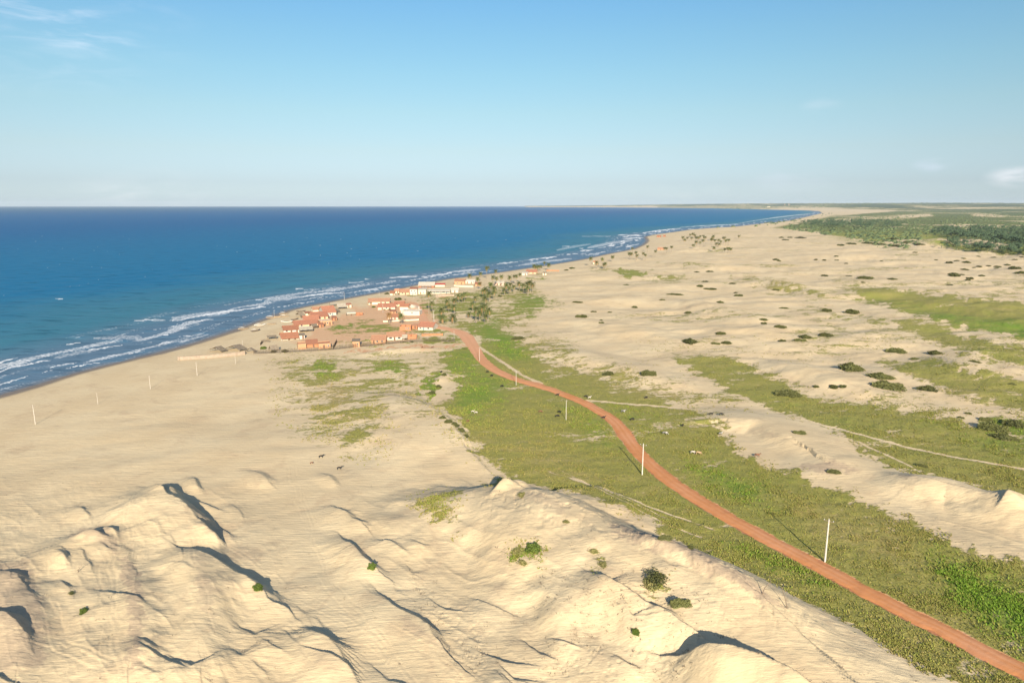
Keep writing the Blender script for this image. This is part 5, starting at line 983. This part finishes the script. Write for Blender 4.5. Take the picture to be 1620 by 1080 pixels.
# ------------------------------------------------------------------ coconut palms
def palm_proto(th, seed, wind=0.5, dry=False):
    rnd = random.Random(seed); t = thing('coconut_palm', '', 'palm tree', (0, 0, 0))
    lean = rnd.uniform(.03, .12); az = rnd.uniform(0, 6.28); dx, dy = math.cos(az), math.sin(az)
    pts = []; 
    for i in range(7):
        f = i / 6; o = th * lean * f * f
        pts.append((dx * o, dy * o, th * f - .3 * (i == 0)))
    part('trunk', MB().tube(pts, [.30, .22, .19, .17, .16, .15, .15], 7), M['bark'], t)
    top = Vector(pts[-1]); mb = MB(); mbd = MB()
    nf = 24
    for i in range(nf):
        a = i * 2.399 + rnd.uniform(-.25, .25); el = math.radians(78 - 112 * ((i + .5) / nf) ** .85 + rnd.uniform(-9, 9)); L = rnd.uniform(2.7, 3.6)
        d = Vector((math.cos(a), math.sin(a), 0)); d = (d + Vector((-.55, .15, 0)) * wind).normalized()
        p = top.copy(); e = el; seg = 7; prev = []; tgt = mbd if (i > nf - 4) else mb
        for j in range(seg + 1):
            prev.append((p.copy(), e)); dirv = d * math.cos(e) + Vector((0, 0, 1)) * math.sin(e); p += dirv * L / seg; e -= .16 + .05 * j * .6
        side = d.cross(Vector((0, 0, 1))).normalized()
        for j in range(seg):
            (p0, e0), (p1, e1) = prev[j], prev[j + 1]
            for s in (-1, 1):
                w0 = .82 * math.sin(math.pi * min(1, (j + .6) / (seg + .2))) ** .6; 
                up = Vector((0, 0, -1)) * .55 * w0; q = (p1 - p0) * .45
                # three slim leaflets per step and side
                for k in range(2):
                    f0, f1 = k / 2, k / 2 + .46
                    A = p0.lerp(p1, f0); B = p0.lerp(p1, f1); C = A.lerp(B, .5) + side * s * w0 + up * rnd.uniform(.6, 1.3) + q
                    tgt.add([A, B, C], [(0, 1, 2)])
    part('crown', mb, M['frond_dry'] if dry else M['frond'], t); part('dead_fronds', mbd, M['frond_dry'], t)
    nuts = MB()
    for i in range(6):
        a = i * 1.05; c = top + Vector((math.cos(a) * .22, math.sin(a) * .22, -.22)); r = .13
        nuts.add([c + Vector(o) * r for o in [(1, 0, 0), (-1, 0, 0), (0, 1, 0), (0, -1, 0), (0, 0, 1), (0, 0, -1)]], [(0, 2, 4), (2, 1, 4), (1, 3, 4), (3, 0, 4), (2, 0, 5), (1, 2, 5), (3, 1, 5), (0, 3, 5)])
    part('coconuts', nuts, M['leaf'], t)
    return t
PP = [(3.2, palm_proto(3.2, 1)), (5.6, palm_proto(5.6, 2)), (5.8, palm_proto(5.8, 3)), (8.4, palm_proto(8.4, 4)), (8.6, palm_proto(8.6, 5)), (13, palm_proto(13, 6))]
PDRY = palm_proto(5.6, 8, .5, True)
used_p = set()
def palm(u, vb, vc, label, group, dry=False):
    p = hit(u, vb); h = max(2.6, (vb - vc) * mpp(p) * 1.02); 
    c = sorted(PP, key=lambda q: abs(math.log(q[0] / h)) + random.uniform(0, .12))[0]; th, pr = (5.6, PDRY) if dry else c
    s = h / th; rz = random.uniform(0, 6.28); xs = max(s, .9) * (.96 + .6 * min(1.0, max(0.0, (p.y - 700) / 700))); fz = min(1.0, max(0.0, (p.y - 700) / 700)); sc = (xs, xs, s * (1.14 + .14 * fz))
    if id(pr) not in used_p:
        used_p.add(id(pr)); pr.location = p; pr.rotation_euler = (0, 0, random.uniform(-.3, .3)); pr.scale = sc; tag(pr, label, group=group)
    else: dup(pr, p, random.uniform(-.7, .7), sc, label, group)
PCL = [
 ('palms of the grove beside the village', 'coconut palm {} from the left in the front rows of the village grove', [(678.5, 497, 468), (684, 496, 481), (698, 506, 492), (700, 512, 503), (707, 490, 478), (710, 494, 485), (718.5, 487, 476), (726, 479, 469), (731, 479, 468.5), (735, 476, 466), (719, 497, 486), (717.5, 511, 501.5), (748, 493, 482), (753, 511, 491), (758, 508, 496), (764, 503, 488), (767, 511, 501), (772, 506, 492), (742, 503, 497)]),
 ('palms of the grove beside the village', 'coconut palm {} from the left in the middle belt of the palm grove', [(751, 481, 472), (766, 499, 486), (768, 486, 472.5), (764, 471, 461), (769, 471, 459), (774, 477, 465), (781, 468, 457), (777, 463, 452), (780, 474, 463), (798, 467, 459), (802, 464, 452.5), (807, 463, 451), (805, 466, 457), (812, 462, 454), (822, 460, 449.5), (828, 462, 452)]),
 ('palms of the grove beside the village', 'bushy palm {} from the left in the dense clump ending the grove', [(833, 463, 450), (836, 464, 449), (839, 463, 448), (835, 466, 456), (842, 462, 451)]),
 ('palms along the beach behind the village', 'beach palm {} from the left in the row behind the seaside houses', [(744, 447, 437), (755, 451, 442), (760, 446, 434), (770, 441, 426), (758, 457, 449.5), (776, 458, 450), (784, 441, 430), (780, 453, 440), (785.5, 454, 441.5), (793, 452, 439), (807, 450, 440), (813, 448, 438), (817, 450, 438), (822.5, 447, 435.5)]),
 ('palms around the orange beach house', 'palm {} from the left around the orange tiled beach house', [(846, 431, 422), (849, 431, 423.5), (852, 430, 422.5), (856, 428, 422), (861, 426, 417), (868.5, 428, 420)]),
 ('palms on the far beach', 'palm {} from the left in the small group on sand beyond the orange beach house', [(935, 421.5, 410.5), (944.5, 424.5, 416.5), (952, 421.5, 411.5), (954.5, 425.5, 419), (958, 425, 418), (968.3, 414, 407.5)]),
 ('palms on the far beach', 'palm {} from the left in the scattered row before the sandy point', [(1000, 400.5, 394), (996, 408, 402), (999.5, 408.5, 402.5), (1005.5, 413.5, 401.5), (1007, 411, 405), (1017, 409.5, 402), (1020.6, 412.5, 404.5), (1024.6, 398.5, 391.5), (1036.5, 406, 398.8), (1050.5, 401, 394), (1054, 400.5, 394), (1062, 399, 392)]),
 ('palms of the far sandy cluster', 'tiny palm {} from the left in the far cluster on sand', [(1079.6, 381, 376.5), (1083.7, 385, 380.4), (1086.8, 380.5, 377), (1091.5, 375.6, 372), (1095.6, 375, 370.8), (1093.7, 380.8, 377.2), (1099.6, 377, 373), (1100.3, 381, 376.6), (1104.4, 381.2, 376.7), (1108, 379.6, 374.8), (1112.6, 379.4, 374.3), (1113.7, 382, 377), (1116, 380.5, 376.3), (1112.6, 386.5, 381.6), (1102, 389.5, 384), (1107.4, 391, 384.8), (1096.3, 393.5, 388.8), (1124.4, 385, 379.6), (1125.6, 391.5, 381.5), (1128.5, 380.5, 374.8), (1126.7, 381, 376.5), (1130.4, 388, 381.5), (1136.3, 388, 381.2), (1139.6, 389, 383.2), (1134, 391.5, 386.6), (1137.4, 391, 387), (1130, 398.5, 393), (1144.8, 386, 378.2), (1147.8, 389, 382), (1152, 388.5, 381.2), (1146, 399.5, 394.8), (1150.7, 400.5, 394), (1153, 400, 394.4), (1155, 400, 394.8), (1168.5, 378, 374.2)])]
for grp, lab, lst in PCL:
    for i, (u, vb, vc) in enumerate(sorted(lst)): palm(u, vb, vc, lab.format(ORD[i]), grp)
palm(636, 514, 500.5, 'small lone green palm in front of the roofless brick shell', 'palms among the village houses')
palm(616, 513, 499.5, 'rust-brown dried palm left of the small lone green palm', 'palms among the village houses', True)
# ------------------------------------------------------------------ bushes
def bush_proto(seed, n, leaf, kind='leaf', flat=1.0, open_=0.0):
    rnd = np.random.RandomState(seed); t = thing('dune_bush', '', 'bush', (0, 0, 0))
    m_ = n; a = rnd.uniform(0, 2 * np.pi, m_); ct = rnd.uniform(0, 1, m_) ** .8; st = np.sqrt(1 - ct * ct)
    lump = .72 + .5 * vnoise(np.cos(a) * st * 2.6 + seed * 3.3, np.sin(a) * st * 2.6 + ct * 2, seed) 
    edge = .8 + .4 * vnoise(np.cos(a) * 2 + 9, np.sin(a) * 2 + seed, seed + 5)
    r = lump * (rnd.uniform(.72, 1.04, m_) if not open_ else rnd.uniform(.2, 1.1, m_))
    P = np.stack([np.cos(a) * st * r * edge, np.sin(a) * st * r * edge, ct * r * flat], 1)
    d1 = rnd.normal(size=(m_, 3)); d1 /= np.linalg.norm(d1, axis=1)[:, None]; d2 = np.cross(d1, rnd.normal(size=(m_, 3))); d2 /= np.linalg.norm(d2, axis=1)[:, None]
    L = leaf * rnd.uniform(.6, 1.4, (m_, 1))
    V_ = np.stack([P - d1 * L, P + d2 * L * .55, P + d1 * L, P - d2 * L * .55], 1).reshape(-1, 3); V_[:, 2] = np.maximum(V_[:, 2], -.04)
    o = mesh_obj('foliage', V_, np.arange(m_ * 4).reshape(-1, 4), M[kind], t); CHILD.setdefault(t.name, []).append(o)
    if not open_:
        k = 14; mb = MB(); rows = []
        for j in range(5):
            el = j / 5 * math.pi / 2
            for i in range(k):
                aa = 2 * math.pi * i / k; lo = (.72 + .5 * vnoise(np.array([math.cos(aa) * math.cos(el) * 2.6 + seed * 3.3]), np.array([math.sin(aa) * math.cos(el) * 2.6 + math.sin(el) * 2]), seed)[0]) * .74 * (.8 + .4 * vnoise(np.array([math.cos(aa) * 2 + 9]), np.array([math.sin(aa) * 2 + seed]), seed + 5)[0])
                mb.v.append((math.cos(aa) * math.cos(el) * lo, math.sin(aa) * math.cos(el) * lo, (math.sin(el) * lo if j else -.3) * flat))
        for j in range(4):
            for i in range(k): mb.f.append((j * k + i, j * k + (i + 1) % k, (j + 1) * k + (i + 1) % k, (j + 1) * k + i))
        mb.f.append(tuple(4 * k + i for i in range(k)))
        part('branches', mb, M[kind], t, True)
    else:
        mb = MB()
        for i in range(7): aa = i * .9; mb.tube([(0, 0, -.2), (math.cos(aa) * .3, math.sin(aa) * .3, .35 * flat), (math.cos(aa) * .6, math.sin(aa) * .6, .5 * flat)], [.03, .02, .01], 4)
        part('stems', mb, M['stick'], t)
    return t
BP = {'d': [bush_proto(i, 2300, .085) for i in (1, 2, 3)], 'g': [bush_proto(i, 1500, .10, 'leaf_bright') for i in (4, 5)], 'y': [bush_proto(i, 1300, .11, 'leaf_dry', .6, 1) for i in (6,)], 'o': [bush_proto(7, 900, .10, 'leaf', .8, 1)]}
used_b = set()
def bush(u, v, hw, hh, label, group, kind='d', hmax=2.4):
    p = hit(u, v); k = mpp(p); dep = math.atan2(CAMZ - p.z, p.y); w = hw * k * .95
    ht = min(hmax, .55 * w, 1.25 * hh * k / math.cos(dep)); d = max(.45 * w, min(1.5 * w, (hh * k - ht * .45 * math.cos(dep)) / math.sin(dep)))
    pr = random.choice(BP[kind]); rz = random.choice((0, math.pi)) + face_cam(p) + random.uniform(-.2, .2); q = Vector((p.x, p.y, p.z - .05 * ht))
    if id(pr) not in used_b:
        used_b.add(id(pr)); pr.location = q; pr.rotation_euler = (0, 0, rz); pr.scale = (w, d, ht); tag(pr, label, group=group)
    else: dup(pr, q, rz, (w, d, ht), label, group)
BCL = [
 ('bushes on the right-hand dunes', '{s} dark bush {o} from the left on the pale sand of the right-hand dunes', [(1237.6, 540, 6, 2.7), (1265.6, 539, 10, 2.7), (1274, 534, 11, 3.5), (1307, 532, 11.5, 4.3), (1290.9, 611.6, 4.6, 3), (1319.4, 612.4, 7, 5), (1333.5, 611.6, 5.5, 4), (1345.8, 584.4, 19.6, 8), (1393, 597.4, 21, 6), (1402.8, 614.3, 26, 8.7), (1416, 556.7, 16, 5), (1449, 568.4, 8, 2.2), (1466.7, 617, 15.5, 5.4), (1480, 560, 12, 4.3), (1541, 573, 10, 2.5), (1532, 654.5, 5, 2.2), (1601, 608, 6, 2)]),
 ('bushes in the grass bands', '{s} dark bush {o} from the left in the grass bands beyond the sand path', [(1245, 625, 21, 7), (1264.8, 685.8, 11, 3.8), (1318.6, 747.4, 11.4, 4), (1458.5, 737.4, 9, 2.7), (1570, 680, 22, 9), (1602, 672, 16, 9), (1590, 694, 20, 6), (1560, 665, 10, 4), (1520, 661, 5, 2), (963, 592, 9, 4), (1025.6, 592.5, 13, 5.6)]),
 ('bushes on the middle sand field', '{s} dark bush {o} from the left on the middle sand field', [(819, 536, 11.7, 3), (919.8, 501.4, 10, 2.8), (914, 478.5, 9, 1.6), (939, 493.3, 5, 1.3), (965, 494.3, 3.7, 1.2), (951, 507, 3, 1.2), (951.5, 511, 4.6, 1.5), (1003.7, 486.5, 5, 2), (990.7, 451, 5, 1.2), (1047.8, 474.5, 4.6, 1.2), (1067, 466, 14, 1.5), (1088.6, 495, 6, 2), (1091.7, 541.5, 11.7, 5.5), (1107, 453, 5.5, 2), (1116, 445.8, 5, 1.3), (1123.5, 457.5, 11, 1.6), (1122.5, 430, 6, 1.5), (1102.5, 430.7, 4.6, 1.2),
   (1131.8, 544, 7.7, 2), (1148.8, 543, 8.6, 2.8), (1141, 528.5, 8.6, 3), (1139.5, 478.8, 6, 2.2), (1159.6, 449, 6, 1.5), (1164, 463.4, 3.7, 1.2), (1168.8, 468, 7, 2), (1207.4, 506, 7, 2), (1209, 512, 4.6, 2), (1235, 518, 10, 3), (1239.8, 487.8, 7.7, 1.5), (1227.5, 459, 6, 1.5), (1227.5, 411, 5.5, 1.5)]),
 ('bushes edging the bright green field', '{s} bush {o} from the left just above or beside the bright green field', [(1305, 436.4, 5.7, 1.6), (1307.6, 491.9, 7.8, 3), (1347.8, 495, 11, 4.7), (1343, 437, 5, 1), (1369.8, 440.8, 13, 3), (1412, 441.8, 7.8, 1.6), (1365, 447, 4, 1)]),
 ('bushes on the far right sand', '{s} dark bush {o} from the left on the far right sand below the palm forest', [(1502, 415.9, 5, 1.8), (1513.7, 413, 4, 1.3), (1528.8, 415.4, 6.5, 1.8), (1509.8, 436.6, 8.6, 3.6), (1506, 434, 6, 2), (1522, 435, 4, 1.3), (1526, 426.8, 6.5, 1.6), (1534.5, 440.8, 5.7, 1.8), (1531, 443.5, 4, 1.6), (1553, 436.6, 5, 1.6), (1549.5, 421.9, 4.3, 1.3), (1541, 423.5, 3, .8), (1564, 421, 4, 1.2), (1578.5, 422.4, 5.5, 1.6), (1577, 424.6, 4, 1), (1593.6, 419.3, 5, 1.4), (1605, 425.5, 9, 3.2), (1615, 432.5, 9, 2.6), (1503, 451, 4.4, 1.3), (1572, 407.6, 4.4, 1), (1547, 406, 4, 1), (1524, 409, 4, 1), (1617, 407, 4, 1), (1606, 411, 4, 1), (1447.6, 399.6, 3.4, 1), (1481, 411.5, 3, 1), (1394.5, 413.3, 2.4, 2)]),
 ('bushes on the far left sand flats', '{s} dark bush {o} from the left on the sand flats below the first green scrub', [(1266, 376.4, 8.6, 2.5), (1243, 380, 5, 1.2), (1236, 376, 4, 1.2), (1250, 376, 4, 1), (1323, 405.5, 3.4, 1), (1290.7, 410.7, 3, 1), (1303.7, 411.5, 3.4, 1), (1339, 417, 3, .9), (1324, 412, 3.6, .9), (1232, 413, 4, 1), (1240, 379.5, 4, 1), (1330, 388, 6, 1.4), (1346, 386, 8, 2), (1372, 385, 9, 1.8), (1392, 387, 10, 2.2), (1412, 378, 8, 2.2), (1435, 384, 6, 1.6), (1455, 387, 8, 1.8), (1416, 389, 9, 1.8)]),
 ('bushes on the scarp of the green valley', '{s} bush {o} from the left along the steep sand edge of the green valley', [(700, 661, 6, 3), (709, 667, 7, 4), (719, 673, 8, 5), (728, 681, 7, 5), (736, 690, 6, 4), (694, 612, 5, 5), (702, 593, 5, 3), (683, 622, 6, 5)])]
for grp, lab, lst in BCL:
    for i, (u, v, hw, hh) in enumerate(sorted(lst)):
        s = 'broad' if hw >= 12 else ('small' if hw < 5.5 else 'mid-sized')
        lb = lab.format(s=s, o=ORD[i]); bush(u, v, hw, hh, lb[0].lower() + lb[1:], grp, hmax=3.2 if hh > 3 else 2.6)
for a in [(408, 929, 9, 10, 'round green bush in the shadow of the long dune crest', 'g'), (133, 967, 8, 17, 'tall oval green bush on the bright ridge at lower left', 'g'), (113, 938, 5, 12, 'narrow thin bush left of the tall oval bush', 'o'), (588, 896, 8, 9, 'green bush at the foot of the shadowed mound', 'g'), (844, 868, 15, 11, 'bright green bush on the sunny slope of the big dune', 'g'),
          (822, 872, 14, 9, 'thin straw-green tuft left of the bright green bush on the big dune', 'y'), (828, 890, 10, 7, 'low straw tuft just below the bright green bush on the big dune', 'y'), (1040, 914, 20, 17, 'wide olive bush on the slope of the big dune', 'o'), (1030, 925, 16, 14, 'straw-coloured growth at the left foot of the wide olive bush', 'y'), (1076, 956, 18, 9, 'flat dark green creeping bush below the wide olive bush', 'd'), (1006, 999, 8, 9, 'green bush on the narrow crest at lower right', 'g'),
          (955, 893, 8, 12, 'thin grey-green tuft between the two larger bushes of the big dune', 'y'), (940, 872, 10, 6, 'thin dry tuft at the upper slope of the big dune', 'y'), (1052, 852, 12, 5, 'dark low bush on the valley side of the big dune', 'd'), (1093, 866, 6, 4, 'little dark bush at the grass edge behind the big dune', 'd'), (896, 825, 7, 4, 'dry tuft near the top of the big dune', 'y'), (826, 783, 9, 6, 'dry brown-green tuft right beside the peak of the big dune', 'y')]:
    bush(*a[:5], 'bushes on the near dunes', a[5], 2.0)
for a in [(417, 551, 6, 4, 'bright green bush inside the ragged stick fence corner', 'g'), (591, 486, 3.5, 2.4, 'small green bush left of the red-roofed pink house', 'g'), (608, 489.5, 4, 2, 'green bush before the dark doorway of the pink house', 'g'), (616, 489.5, 4, 2, 'second green bush in front of the pink house, right of the doorway', 'g'), (630, 474, 6, 3, 'dark leafy tree-like bush above the small red-roofed cottage', 'd'), (621, 481, 5, 1.8, 'dark bush touching the right end of the pink house roof', 'd'), (632, 482, 3, 1.6, 'dark bush right of the small red cottage', 'd'), (612, 465, 4, 1.6, 'low bush left of the tiny dark-red cottage', 'd'), (632, 465.5, 2.6, 1.8, 'low bush left of the terracotta house', 'd'),
          (641, 474, 1.6, 1.4, 'little bush on the pale yard, right of the leafy dark bush', 'd'), (433, 557, 5, 3, 'dull green bush on the brown thatch heap', 'd'), (451, 556, 6, 3, 'dull green bush tangled in the stick fence', 'd'), (611, 542.5, 2.2, 1.6, 'small bush between the brick and the white-fronted house', 'g'), (652, 541, 3, 1.6, 'small bush at the inner side of the fence', 'd'), (791, 469, 4, 2, 'dark bush on the grass at the edge of the palm grove', 'd'), (905, 424.5, 5, 1.4, 'dark bush on the sand, right of the low red-brown wall', 'd'), (896, 427.5, 4, 1, 'low bush left of another on sand near the red-brown wall', 'd'), (735, 552, 4, 1.4, 'pale brush heap on grass left of the road fork', 'o')]:
    bush(*a[:5], 'bushes between the houses', a[5], 3.0)
# ------------------------------------------------------------------ dead branches on the sand behind the big dune
def branch(u, v, L, az, label):
    p = hit(u, v); t = thing('dead_branch', label, 'dead branch', p, az, 'dead branches on the sand'); mb = MB(); rnd = random.Random(u)
    main = [(0, 0, -.2), (.1 * L, .02, .3 * L), (.25 * L, .05, .55 * L), (.5 * L, .05, .8 * L)]; part('limb', mb.tube(main, [.10, .08, .06, .03], 5), M['stick'], t)
    for i in range(4):
        f = Vector(main[1 + i % 3]); d = Vector((rnd.uniform(-.3, .6), rnd.uniform(-.5, .5), rnd.uniform(.1, .5))) * L * .6
        part('twig', MB().tube([f, f + d * .5, f + d * 1.0 + Vector((0, 0, .05))], [.05, .035, .015], 4), M['stick'], t)
branch(1206, 938, 3.0, 0, 'forked bare dead branch sticking out of the sand, left one'); branch(1245, 960, 3.4, 1.9, 'thin bare dead branch curving up from the sand, right one'); branch(123, 905, 1.6, .5, 'short bare stick above the oval green bush on the left ridge')
# ------------------------------------------------------------------ grass tufts and tussocks that nobody could count
def build_grass():
    rs = np.random.RandomState(4); U, V, C, X, Y, Z, LU, rd = (GD[k] for k in ('U', 'V', 'cover', 'X', 'Y', 'Z', 'lush', 'rd'))
    k = (V > 535) & (V < 1250) & (U > -50) & (U < 1700) & (C > .04) & (rd > 3.0)
    noise = fbm(X[k] / 7, Y[k] / 7, 301, 4); pr = np.where(C[k] > .5, .25 + 1.6 * ss(noise, .48, .7) * (.5 + LU[k]), C[k] * 2.0 * ss(noise, .5, .62)) * np.where(V[k] > 640, 1, .55)
    idx = np.nonzero(k)[0][rs.choice(k.sum(), 60000, p=pr / pr.sum())]
    n = len(idx); px = 1.4
    dist = np.hypot(X[idx], Y[idx]); x = X[idx] + rs.uniform(-1, 1, n) * dist / 1080; y = Y[idx] + rs.uniform(-1.2, 1.2, n) * dist / 700; z = Z[idx]
    sz = rs.uniform(.09, .30, n) * (1 + .5 * ss(LU[idx], .3, .7)) * np.where(C[idx] < .5, 1.15, 1.0) * (1 + .0016 * np.maximum(dist - 150, 0))
    nb = 5; a = rs.uniform(0, 2 * np.pi, (n, nb)); r = sz[:, None] * rs.uniform(.5, 1.3, (n, nb)); w = sz[:, None] * .42
    cx, cy = np.cos(a), np.sin(a); B = np.stack([x, y, z], 1)[:, None, :]
    A0 = B + np.stack([-cy * w + cx * r * .1, cx * w + cy * r * .1, np.full_like(a, -.03)], -1); A1 = B + np.stack([cy * w + cx * r * .1, -cx * w + cy * r * .1, np.full_like(a, -.03)], -1)
    A2 = B + np.stack([cx * r, cy * r, sz[:, None] * rs.uniform(.6, 1.25, (n, nb))], -1)
    P = np.stack([A0, A1, A2], 2).reshape(-1, 3)
    m_, b, N, L, add, m, mix, sstep = new_mat('grass_blades')
    lu = add('ShaderNodeAttribute', attribute_name='lush').outputs['Fac']
    c = mix(sstep(lu, .0, .4), (.34, .265, .10), (.25, .24, .058)); c = mix(sstep(lu, .4, .8), c, (.155, .255, .027))
    L.new(c, b.inputs['Base Color']); b.inputs['Roughness'].default_value = .9; b.inputs['Specular IOR Level'].default_value = .1
    lush = np.repeat(LU[idx] + rs.uniform(-.22, .22, n), nb * 3)
    o = mesh_obj('grass', P, np.arange(len(P)).reshape(-1, 3), m_, attrs=dict(lush=lush)); tag(o, 'short green and straw grass tufts over the valley and dune edges', 'grass', kind='stuff')
build_grass()
def build_litter():
    rs = np.random.RandomState(14); U, V, C, X, Y, Z = (GD[k] for k in ('U', 'V', 'cover', 'X', 'Y', 'Z'))
    poly = [(640, 905), (760, 880), (860, 890), (1000, 940), (1100, 980), (1180, 1010), (1280, 1040), (1200, 1090), (900, 1120), (740, 1090), (660, 980)]
    k = (V > 740) & (V < 1150) & (U > -40) & (U < 1500) & (C < .2)
    u, v = U[k], V[k]; pr = .035 + inside(u, v, poly) * ss(fbm(X[k] / 9, Y[k] / 9, 311, 3), .42, .62) * 1.0 + .3 * ss(fbm(X[k] / 14, Y[k] / 14, 313, 3), .62, .74)
    idx = np.nonzero(k)[0][rs.choice(k.sum(), 1100, p=pr / pr.sum(), replace=False)]; n = len(idx); nb = 7
    B = np.stack([X[idx], Y[idx], Z[idx]], 1)[:, None, :]; sz = rs.uniform(.1, .42, n) ** 1.0; a = rs.uniform(0, 6.28, (n, nb)); el = rs.uniform(.1, 1.0, (n, nb)); L = sz[:, None] * rs.uniform(.5, 1.6, (n, nb)); w = .05 + sz[:, None] * .12
    o = np.stack([rs.normal(0, .5, (n, nb)) * sz[:, None] * 1.6, rs.normal(0, .3, (n, nb)) * sz[:, None], np.full((n, nb), -.03)], -1)
    A0 = B + o; A1 = A0 + np.stack([-np.sin(a) * w, np.cos(a) * w, 0 * a], -1); A2 = A0 + np.stack([np.cos(a) * np.cos(el) * L, np.sin(a) * np.cos(el) * L, np.sin(el) * L], -1)
    P = np.stack([A0, A1, A2], 2).reshape(-1, 3)
    o = mesh_obj('dry_plant_litter', P, np.arange(len(P)).reshape(-1, 3), M['stick']); tag(o, 'dry stems and plant stubs scattered over the near dunes', 'plant litter', kind='stuff')
build_litter()
# ------------------------------------------------------------------ far woods
def build_wood(name, label, polys, mat, palmy, seed):
    rs = np.random.RandomState(seed); Vs, Fs = [], []; off = 0
    for poly, n, hgt in polys:
        P = np.array(poly); pts = []
        while len(pts) < n:
            u = rs.uniform(P[:, 0].min(), P[:, 0].max(), 4 * n); v = rs.uniform(P[:, 1].min(), P[:, 1].max(), 4 * n)
            kk = inside(u, v, poly) & ((fbm(u / 9, v / 2.2, seed, 3) + rs.uniform(-.16, .16, len(u))) > .49); pts += list(zip(u[kk], v[kk]))
        pts = np.array(pts[:n]); w = unproj(pts[:, 0], pts[:, 1]); X, Y = w[0], w[1]; Z = H(X, Y)[0]; h = hgt * rs.uniform(.6, 1.25, n)
        if palmy:
            for i in range(n):
                x, y, z, hh = X[i], Y[i], Z[i], h[i]; q = []; f = []
                q += [(x - .2, y, z), (x + .2, y, z), (x, y + .2, z), (x, y, z + hh)]; f += [(0, 1, 3), (1, 2, 3), (2, 0, 3)]
                m0 = rs.uniform(0, 6.28)
                for j in range(9):
                    a = m0 + j * .7; r = hh * rs.uniform(.34, .5); ca, sa = math.cos(a), math.sin(a); wd = hh * .085; b0 = len(q)
                    q += [(x, y, z + hh), (x + ca * r * .55 - sa * wd, y + sa * r * .55 + ca * wd, z + hh * 1.12), (x + ca * r * .55 + sa * wd, y + sa * r * .55 - ca * wd, z + hh * 1.12), (x + ca * r, y + sa * r, z + hh * rs.uniform(.62, .95))]
                    f += [(b0, b0 + 2, b0 + 1), (b0 + 1, b0 + 2, b0 + 3)]
                Vs.append(np.array(q)); Fs.append(np.array(f) + off); off += len(q)
        else:
            ico = np.array([(1, 0, .2), (.5, .87, .25), (-.5, .87, .15), (-1, 0, .25), (-.5, -.87, .2), (.5, -.87, .2), (.4, .25, .9), (-.4, .3, 1.0), (-.05, -.45, .85), (.9, .1, -.2), (.4, .8, -.2), (-.5, .8, -.2), (-.9, 0, -.2), (-.45, -.8, -.2), (.45, -.8, -.2)])
            tri = np.array([(0, 1, 6), (1, 2, 7), (1, 7, 6), (2, 3, 7), (3, 4, 8), (3, 8, 7), (4, 5, 8), (5, 0, 6), (5, 6, 8), (6, 7, 8)] + [(9 + i, 9 + (i + 1) % 6, i) for i in range(6)] + [(9 + (i + 1) % 6, (i + 1) % 6, i) for i in range(6)])
            q = ico[None] * (h[:, None, None] * np.stack([rs.uniform(.8, 2.0, n), rs.uniform(.8, 1.8, n), rs.uniform(.6, 1, n)], 1)[:, None, :]) * rs.uniform(.7, 1.3, (n, 15, 1)) + np.stack([X, Y, Z], 1)[:, None]
            Vs.append(q.reshape(-1, 3)); Fs.append((tri[None] + (np.arange(n) * 15)[:, None, None]).reshape(-1, 3) + off); off += n * 15
    o = mesh_obj(name, np.concatenate(Vs), np.concatenate(Fs), mat); tag(o, label, 'woodland', kind='stuff')
build_wood('palm_forest', 'distant mass of coconut palms behind the right-hand sand', [([(1470, 371), (1490, 365), (1640, 363), (1640, 397.5), (1600, 392.5), (1560, 385.5), (1500, 378.5)], 1500, 12), ([(1487, 393.4), (1500, 388), (1530, 385), (1560, 390), (1602, 396), (1640, 398), (1640, 406), (1590, 402), (1540, 398)], 420, 9),
                                                                                       ([(1265, 354), (1300, 349), (1380, 351), (1432, 353), (1425, 361), (1350, 361.5), (1280, 360)], 950, 11)], M['forest'], True, 5)
build_wood('coastal_scrub', 'green scrub and low trees covering the plain beyond the dunes', [([(1230, 361), (1300, 347), (1420, 334), (1640, 333), (1640, 366), (1470, 372), (1460, 386), (1400, 381), (1310, 372)], 2900, 3.4), ([(1320, 372), (1400, 375), (1460, 388), (1440, 394), (1390, 391)], 160, 2.6), ([(1040, 330.6), (1330, 326.4), (1640, 325.5), (1640, 329), (1330, 331)], 1500, 9), ([(1090, 361), (1180, 357), (1300, 337), (1330, 336), (1290, 350), (1200, 360)], 40, 5)], M['scrub'], False, 6)
# ------------------------------------------------------------------ far town across the bay
def town():
    rnd = random.Random(11); lst = [(1176, 326.4, 26, 12, 'white'), (1183, 325.8, 40, 14, 'white'), (1190, 325.9, 30, 10, 'white'), (1196, 326.3, 34, 9, 'cream'), (1203, 325.8, 22, 12, 'white'), (1168, 327.0, 26, 8, 'cream'), (1241, 327.6, 34, 30, 'stick'), (1248, 327.6, 40, 26, 'stick'), (1216, 328.0, 60, 10, 'cream')]
    for i, (u, v, w, h, mt) in enumerate(lst):
        p = unproj(u, v + 1.6); z = hz(p[0], p[1]); 
        lb = ['leftmost', 'second', 'third', 'fourth', 'fifth', 'sixth', 'seventh', 'eighth', 'ninth'][sorted(range(9), key=lambda q: lst[q][0]).index(i)]
        t = thing('far_building', (lb + ' of the tiny buildings counted from the left on the far shore') if h < 20 else (lb + ' building from the left on the far shore, a tall grey block'), 'building', (p[0], p[1], z), 0, 'buildings of the far town')
        mb = MB().box(-w / 2, w / 2, 0, 14, -6, h); part('wall', mb, M[mt], t); part('roof', MB().slab((-w / 2 - 1, -1, h + .3), (w / 2 + 1, -1, h + .3), (w / 2 + 1, 15, h + 1.2), (-w / 2 - 1, 15, h + 1.2), .4), M['tile_pale' if h < 20 else 'stick'], t)
town()
